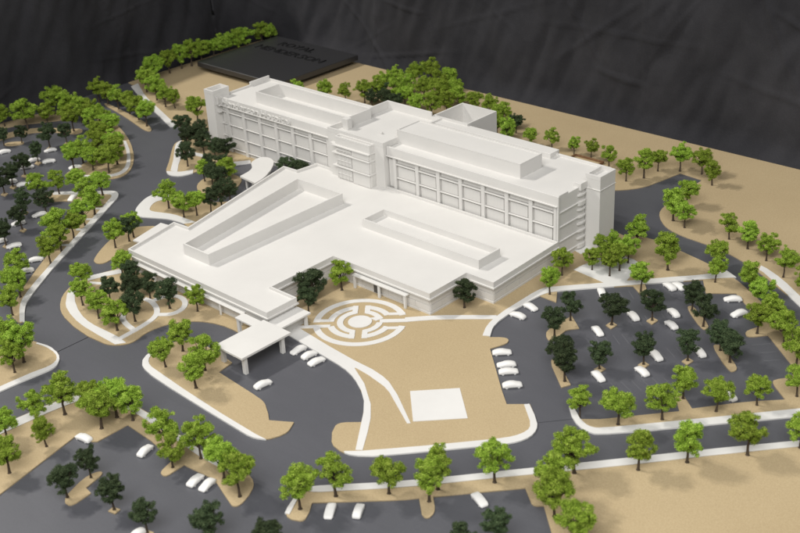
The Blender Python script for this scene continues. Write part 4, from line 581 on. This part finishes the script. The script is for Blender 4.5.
# raised sign lettering on the left wing parapet
def letters(text, mat_, height, extr):
    out = []; x = 0.0
    for ch in text:
        if ch == ' ': x += .32*height; continue
        cu = bpy.data.curves.new('letter', 'FONT'); cu.body = ch; cu.size = 1; cu.extrude = .5; cu.resolution_u = 3
        o = bpy.data.objects.new('letter', cu); COL.objects.link(o)
        bpy.context.view_layer.update()
        me = bpy.data.meshes.new_from_object(o.evaluated_get(bpy.context.evaluated_depsgraph_get()))
        bpy.data.objects.remove(o); bpy.data.curves.remove(cu)
        xs = [v.co.x for v in me.vertices]; x0, x1 = min(xs), max(xs); k = height/.72
        for v in me.vertices: v.co = Vector(((v.co.x-x0)*k, v.co.y*k, (v.co.z+.5)*extr))
        me.name = 'letter'; me.materials.clear(); me.materials.append(mat_)
        out.append((x, me)); x += (x1-x0)*k+.13*height
    return out, x
L_, wt = letters('Henderson Hospital', WHITE, 1.95, .36)
kx = 31.0/wt
for x, me in L_:
    for v in me.vertices: v.co = Vector((v.co.x*kx*S, -v.co.z*S, v.co.y*S))
    link('letter', me, lw, ((-93.0+x*kx-lw['_o'][0])*S, (10.87-lw['_o'][1])*S, 15.3*S))

for o in list(bpy.data.objects):
    if '_o' in o.keys(): del o['_o']

# ---------------------------------------------------------------- canopies
can = empty('entrance_canopy', 7.6, -64.8, 0, 'flat white drive-through canopy on four posts at the entrance', 'canopy')
CO = (7.6, -64.8, 0)
box('canopy_roof', 3.1, 12.1, -71.8, -57.9, 4.05, 4.6, WHITE, can, CO)
box('link_roof', -3.2, 3.09, -61.0, -58.4, 3.9, 4.35, WHITE, can, CO)
for x, y in ((11.3, -70.6), (11.1, -59.9), (4.1, -70.6), (4.1, -59.6)): box('post', x-.5, x+.5, y-.42, y+.42, ZT if x < 5 else 0, 4.04, WHITE, can, CO)
for x, y in ((-2.6, -60.5),): box('post', x-.4, x+.4, y-.35, y+.35, ZT, 3.89, WHITE, can, CO)
amb = empty('ambulance_canopy', -66.5, 1.0, 0, 'crescent shaped white canopy between the tower and the low block', 'canopy')
AO = (-66.5, 1.0, 0)
cres = CRES
prism('canopy_roof', cres, 3.7, 4.25, WHITE, amb, AO)
V_ = [(-61.2, -6.0), (-62.4, -2.2), (-64.6, 2.0), (-67.0, 5.4)]
prism('support_wall', V_+[(x-.4, y-.15) for x, y in V_[::-1]], 0, 3.69, WHITE, amb, AO)
for x, y in ((-65.4, -5.0), (-70.6, 6.2)): box('post', x-.25, x+.25, y-.25, y+.25, 0, 3.69, WHITE, amb, AO)

# ---------------------------------------------------------------- plaque and planter behind the tower
pq = empty('plaque', -144.3, 79.0, ZT, 'large black glossy name plaque lying behind the tower', 'plaque')
PO = (-144.3, 79.0, ZT)
box('plaque_base', -164.0, -123.8, 61.2, 95.2, ZT, 1.9, BLACK, pq, PO)
slab = box('plaque_slab', -166.6, -121.4, 57.0, 97.0, 1.91, 3.9, BLACK, pq, PO, .15)
SO = (-144.0, 77.0, 1.91)
for text, x0, x1, y, h in (('ROYAL', -157, -138, 88.6, 4.0), ('HENDERSON', -162, -125.5, 81.4, 4.0)):
    L_, wt = letters(text, LETTER, h, .3); kx = (x1-x0)/wt
    for x, me in L_:
        for v in me.vertices: v.co = Vector((v.co.x*kx*S, v.co.y*S, v.co.z*S))
        link('letter', me, slab, ((x0+x*kx-SO[0])*S, (y-SO[1])*S, (3.901-SO[2])*S))
pl = empty('planter_box', 1.0, 68.0, ZT, 'low brown edged planter frame behind the tower', 'planter')
QO = (1.0, 68.0, ZT)
for a in ((-4.1, 6.1, 69.75, 70.0), (-4.1, 6.1, 66.3, 66.55)): box('planter_board', *a, ZT, .95, BROWN, pl, QO)
for a in ((-4.1, -3.85, 66.56, 69.74), (5.85, 6.1, 66.56, 69.74)): box('planter_board', *a, ZT, .95, BROWN, pl, QO)

# ---------------------------------------------------------------- cars
def car_mesh():
    # cast body: sections along the length (x, half width, shoulder height, roof half width, roof height)
    sec = [(-2.4, .66, .50, .40, .58), (-2.28, .84, .72, .60, .86), (-1.9, .93, .88, .70, 1.08), (-1.3, .96, .94, .74, 1.30), (-.6, .97, .95, .76, 1.42), (.2, .97, .95, .76, 1.40),
           (.8, .96, .92, .75, 1.22), (1.3, .95, .88, .74, 1.04), (1.85, .92, .80, .70, .92), (2.25, .83, .66, .60, .74), (2.4, .64, .48, .42, .54)]
    V, F = [], []
    for x, w, sh, rw_, rh in sec:
        V += [(x, -w*.93, .12), (x, -w, sh*.55), (x, -w*.97, sh), (x, -rw_, rh*.97), (x, 0, rh), (x, rw_, rh*.97), (x, w*.97, sh), (x, w, sh*.55), (x, w*.93, .12)]
    n = 9
    for i in range(len(sec)-1):
        for k in range(n): kk = (k+1) % n; F.append((i*n+k, i*n+kk, (i+1)*n+kk, (i+1)*n+k))
    F.append(tuple(range(n))); F.append(tuple(range(len(sec)*n-1, (len(sec)-1)*n-1, -1)))
    bm = bmesh.new(); vs = [bm.verts.new(Vector(v)*S) for v in V]
    for f in F: bm.faces.new([vs[i] for i in f])
    bmesh.ops.recalc_face_normals(bm, faces=bm.faces[:])
    me = bpy.data.meshes.new('car_body'); bm.to_mesh(me); bm.free(); me.materials.append(CARW)
    me.polygons.foreach_set('use_smooth', [True]*len(me.polygons)); return me
def wheel_mesh():
    bm = bmesh.new(); bmesh.ops.create_cone(bm, cap_ends=True, segments=12, radius1=.33*S, radius2=.33*S, depth=.2*S)
    bmesh.ops.rotate(bm, verts=bm.verts[:], matrix=Matrix.Rotation(math.pi/2, 3, 'X'))
    me = bpy.data.meshes.new('wheel'); bm.to_mesh(me); bm.free(); me.materials.append(CARW); return me
CM, WM = car_mesh(), wheel_mesh()
CAR_LAB = {'lot': ('white model car parked in the rows of the right car park among dark trees', 'cars in the right car park rows'),
  'lot_pair': ('white model car of the two side by side against the plaza walk', 'cars against the plaza walk'),
  'lot_bay': ('white model car parked in the end bays under the right road trees', 'cars in the end bays'),
  'walk_edge': ('white model car nosed up to the curved white walk by the low block', 'cars beside the curved walk'),
  'lot_edge': ('white model car parked along the lawn edge, {} from the rounded tan tab', 'cars beside the lawn'),
  'entry': ('white model car beside the curved entrance walk, {} from the canopy', 'cars by the entrance walk'),
  'canopy': ('lone white model car driving out from under the entrance canopy', None),
  'lower': ('white model car of the two parked below the verge by the entry hook', 'cars below the lower road'),
  'lower_single': ('lone white model car parked below the verge beside the rounded tan tab', None),
  'bed_pair': ('white model car of the two side by side by the lower left tree bed', 'cars by the lower left bed'),
  'tab_car': ('white model car alone in the notch before the short tan tab', None),
  'corner_car': ('white model car alone at the tan corner of the lower left car park', None),
  'front_car': ('white model car tucked under the front dark tree of the lower left car park', None),
  'left': ('white model car parked among dark trees in the far left car park', 'cars in the far left car park')}
CORD = {}
for a in ('lot_edge', 'entry'):
    for r_, i in enumerate(sorted((i for i, c in enumerate(CARS) if c[0] == a), key=lambda i: CARS[i][1])): CORD[i] = 'first second third fourth'.split()[r_]
for i, (a, x, y, ang) in enumerate(CARS):
    lab, grp = CAR_LAB[a]; lab = lab.format(CORD.get(i, '')); rr = random.Random(i)
    c = empty('parked_car', x, y, 0.0, lab, 'car', grp, math.radians(ang)+(math.pi if rr.random() < .5 else 0), (rr.uniform(.80, .88), rr.uniform(.84, .92), rr.uniform(.70, .82)))
    link('car_body', CM, c)
    for sx in (-1.45, 1.45):
        for sy in (-.82, .82): link('wheel', WM, c, (sx*S, sy*S, .33*S))

# ---------------------------------------------------------------- trees
def tube(V, F, p0, p1, r0, r1, n=6):
    d = (p1-p0).normalized(); u = d.orthogonal().normalized(); w = d.cross(u); o = len(V)
    for p, r in ((p0, r0), (p1, r1)):
        for k in range(n): a = 2*math.pi*k/n; V.append(p+(u*math.cos(a)+w*math.sin(a))*r)
    for k in range(n): F.append((o+k, o+(k+1) % n, o+n+(k+1) % n, o+n+k))
    F.append(tuple(o+k for k in range(n-1, -1, -1))); F.append(tuple(o+n+k for k in range(n)))
def tree_meshes(seed, kind):
    rr = random.Random(seed*7+(3 if kind == 'D' else 0))
    cz, rx, rz = .60, rr.uniform(.36, .41), rr.uniform(.39, .42)
    if seed % 4 == 1: rx *= .86; rz *= 1.04
    if seed % 4 == 3: rx *= 1.08; rz *= .92
    # foliage pads on the wire branches: a few lobes, each a knot of small clumps
    lobes = []; tries = 0
    while len(lobes) < 15 and tries < 400:
        tries += 1
        v = Vector((rr.gauss(0, 1), rr.gauss(0, 1), rr.gauss(0, 1))).normalized()*rr.uniform(.6, 1.0)
        if v.z < -.9: continue
        c = Vector((v.x*rx*.70, v.y*rx*.70, cz+v.z*rz*.74))
        if any((c-q).length < .142 for q in lobes): continue
        lobes.append(c)
    lobes += [Vector((0, 0, cz)), Vector((0, 0, cz+.12))]
    clumps = []
    for c in lobes:
        for k in range(rr.randint(4, 6)):
            d = Vector((rr.gauss(0, 1), rr.gauss(0, 1), rr.gauss(0, .6))).normalized()*rr.uniform(.05, .105)
            clumps.append((c+d, rr.uniform(.047, .082)))
    V, F = [], []
    for c, r in clumps:
        sq = rr.uniform(.72, .95)
        nl = int(235*(r/.07)**2)
        for i in range(nl):
            d = Vector((rr.gauss(0, 1), rr.gauss(0, 1), rr.gauss(0, 1))).normalized()
            rad = r*(rr.uniform(.55, 1.12) if rr.random() < .75 else rr.uniform(.2, .6))
            p = c+Vector((d.x, d.y, d.z*sq))*rad
            nrm = (d+Vector((rr.gauss(0, .55), rr.gauss(0, .55), rr.gauss(0, .55)))).normalized()
            u = nrm.orthogonal().normalized(); u.rotate(Matrix.Rotation(rr.uniform(0, 6.28), 3, nrm)); w = nrm.cross(u)
            s_ = rr.uniform(.0062, .0125); o = len(V)
            V += [p-u*s_-w*s_*.5, p+u*s_*.7-w*s_*.8+nrm*s_*.3, p+u*s_+w*s_*.6, p-u*s_*.6+w*s_*.9+nrm*s_*.25]
            F.append((o, o+1, o+2)); F.append((o, o+2, o+3))
    cr = bpy.data.meshes.new('crown'); cr.from_pydata(V, [], F); cr.materials.append(LEAF[kind]); cr.update()
    V, F = [], []
    p = Vector((0, 0, 0)); q = Vector((rr.uniform(-.012, .012), rr.uniform(-.012, .012), .2)); t = Vector((rr.uniform(-.03, .03), rr.uniform(-.03, .03), .42))
    tube(V, F, p, q, .030, .022); tube(V, F, q, t, .022, .014)
    tube(V, F, Vector((0, 0, 0)), Vector((0, 0, .012)), .046, .036)
    for c in lobes:
        b0 = q.lerp(t, rr.uniform(.25, 1)); mid = b0.lerp(c, .55)+Vector((0, 0, -.03))
        tube(V, F, b0, mid, .012, .009, 5); tube(V, F, mid, c, .009, .004, 5)
    tk = bpy.data.meshes.new('trunk'); tk.from_pydata([tuple(v) for v in V], [], F); tk.materials.append(BARK); tk.update()
    return cr, tk
TREE_MESH = {k: [tree_meshes(i, k) for i in range(14)] for k in 'LD'}
TREE_LAB = {
 'back_right': 'light green model tree in the row behind the tower, {} from the grove',
 'corner_right': 'light green model tree beyond the square tip of the right road',
 'road_bend': 'light green model tree in the tight trio inside the right road bend',
 'right_verge': 'light green model tree in the row outside the right road, {} from the square tip',
 'lot_top': 'light green model tree between the plaza and the right road',
 'plaza': 'light green model tree standing in the pale plaza cluster by the tower end',
 'podium_side': 'light green model tree beside the white walk atop the right car park',
 'podium_front': 'single dark green model tree in the notch of the low block',
 'courtyard': 'dark green model tree of the pair in the entrance court corner',
 'courtyard_light': 'single light green model tree in the court behind the labyrinth',
 'lot_bed': 'dark green model tree of the pair on the bed nearest the lawn cars',
 'lot_narrow': 'dark green model tree of the pair on the narrow bed below them',
 'lot_square': 'dark green model tree alone on a small square island in the right car park',
 'lot_oblong_top': 'dark green model tree on the oblong island nearest the two side by side cars',
 'lot_oblong_low': 'dark green model tree on the oblong island at the wide empty bays',
 'lot_right': 'light green model tree edging the right car park by the road, {} from the plaza',
 'lot_bottom': 'light green model tree on the strip below the right car park, {} from the lawn',
 'lower_road': 'light green model tree on the lower road verge, {} from the car park entry',
 'lower_step': 'dark green model tree on the stepped island in the lower left car park',
 'lower_square': 'dark green model tree alone on a small square in the lower left car park',
 'lower_dark_front': 'dark green model tree standing in the front car park below the verge',
 'lower_left': 'light green model tree around the lower left car park, {} from its entry',
 'garden_light': 'light green model tree in the garden with looping white paths',
 'garden_dark': 'dark green model tree in the garden with looping white paths',
 'canopy_bed': 'light green model tree on the bed beside the entrance canopy, {} from the garden',
 'corner_bed': 'light green model tree on the tapered bed at the low block corner',
 'corner_bed_dark': 'dark green model tree on the tapered bed at the low block corner',
 'north_light': 'light green model tree in the white kerb loop beside the low block',
 'north_dark': 'dark green model tree in the white kerb loop beside the low block',
 'loop_light': 'light green model tree on the island before the crescent canopy',
 'loop_dark': 'dark green model tree on the island before the crescent canopy',
 'foot_dark': 'dark green model tree at the foot of the left stair tower',
 'foot_light': 'light green model tree behind the dark ones at the left stair tower',
 'tower_nook': 'small dark green model tree in the nook between tower and low block',
 'back_edge': 'light green model tree in the row between plaque and cloth, {} from the path',
 'edge_path': 'light green model tree beside the straight far white path, {} from the board edge',
 'thin_strip': 'light green model tree on the thin island, {} from the board edge',
 'far_left': 'light green model tree crowded on the strip beside the far left road',
 'left_strip': 'light green model tree on the strip with white bars, {} from its rounded corner',
 'left_dark': 'dark green model tree in the far left car park',
 'far_verge': 'light green model tree on the verge behind the far left car park',
 'road_corner': 'light green model tree on the wedge at the left road bend',
 'behind_light': 'light green model tree in the grove behind the tower',
 'behind_dark': 'dark green model tree in the grove behind the tower'}
ORD = 'first second third fourth fifth sixth seventh eighth ninth tenth eleventh twelfth thirteenth fourteenth fifteenth'.split()
ROWKEY = {'back_right': lambda x, y: x, 'right_verge': lambda x, y: x, 'lower_road': lambda x, y: x+y, 'lot_bottom': lambda x, y: x+y, 'lot_right': lambda x, y: x-y,
  'left_strip': lambda x, y: -y, 'back_edge': lambda x, y: y, 'thin_strip': lambda x, y: x, 'edge_path': lambda x, y: x, 'canopy_bed': lambda x, y: x}
ROWKEY['lower_left'] = lambda x, y: [t[1:3] for t in TREES].index((x, y))
RANK = {}
for a, f in ROWKEY.items():
    for r_, i in enumerate(sorted((i for i, t in enumerate(TREES) if t[0] == a), key=lambda i: f(TREES[i][1], TREES[i][2]))): RANK[i] = ORD[r_]
last = {'L': [], 'D': []}
for i, (a, x, y, z, h, k) in enumerate(TREES):
    rr = random.Random(i*13+5)
    v = rr.choice([q for q in range(14) if q not in last[k][-3:]]); last[k].append(v)
    w = h*S*rr.uniform(1.04, 1.2); h *= rr.uniform(1.0, 1.08)
    if a in ('far_left', 'thin_strip', 'far_verge', 'back_edge', 'left_strip'): w *= 1.1; h *= 1.06
    t = empty('model_tree', x, y, z, TREE_LAB[a].format(RANK.get(i, '')), 'tree', TREE_LAB[a].split(', {}')[0].replace('light green model tree', 'light trees').replace('dark green model tree', 'dark trees'), rr.uniform(0, 6.28), (w, w, h*S))
    t.rotation_euler = (rr.uniform(-.05, .05), rr.uniform(-.05, .05), rr.uniform(0, 6.28))
    cr, tk = TREE_MESH[k][v]
    link('trunk', tk, t); link('crown', cr, t)
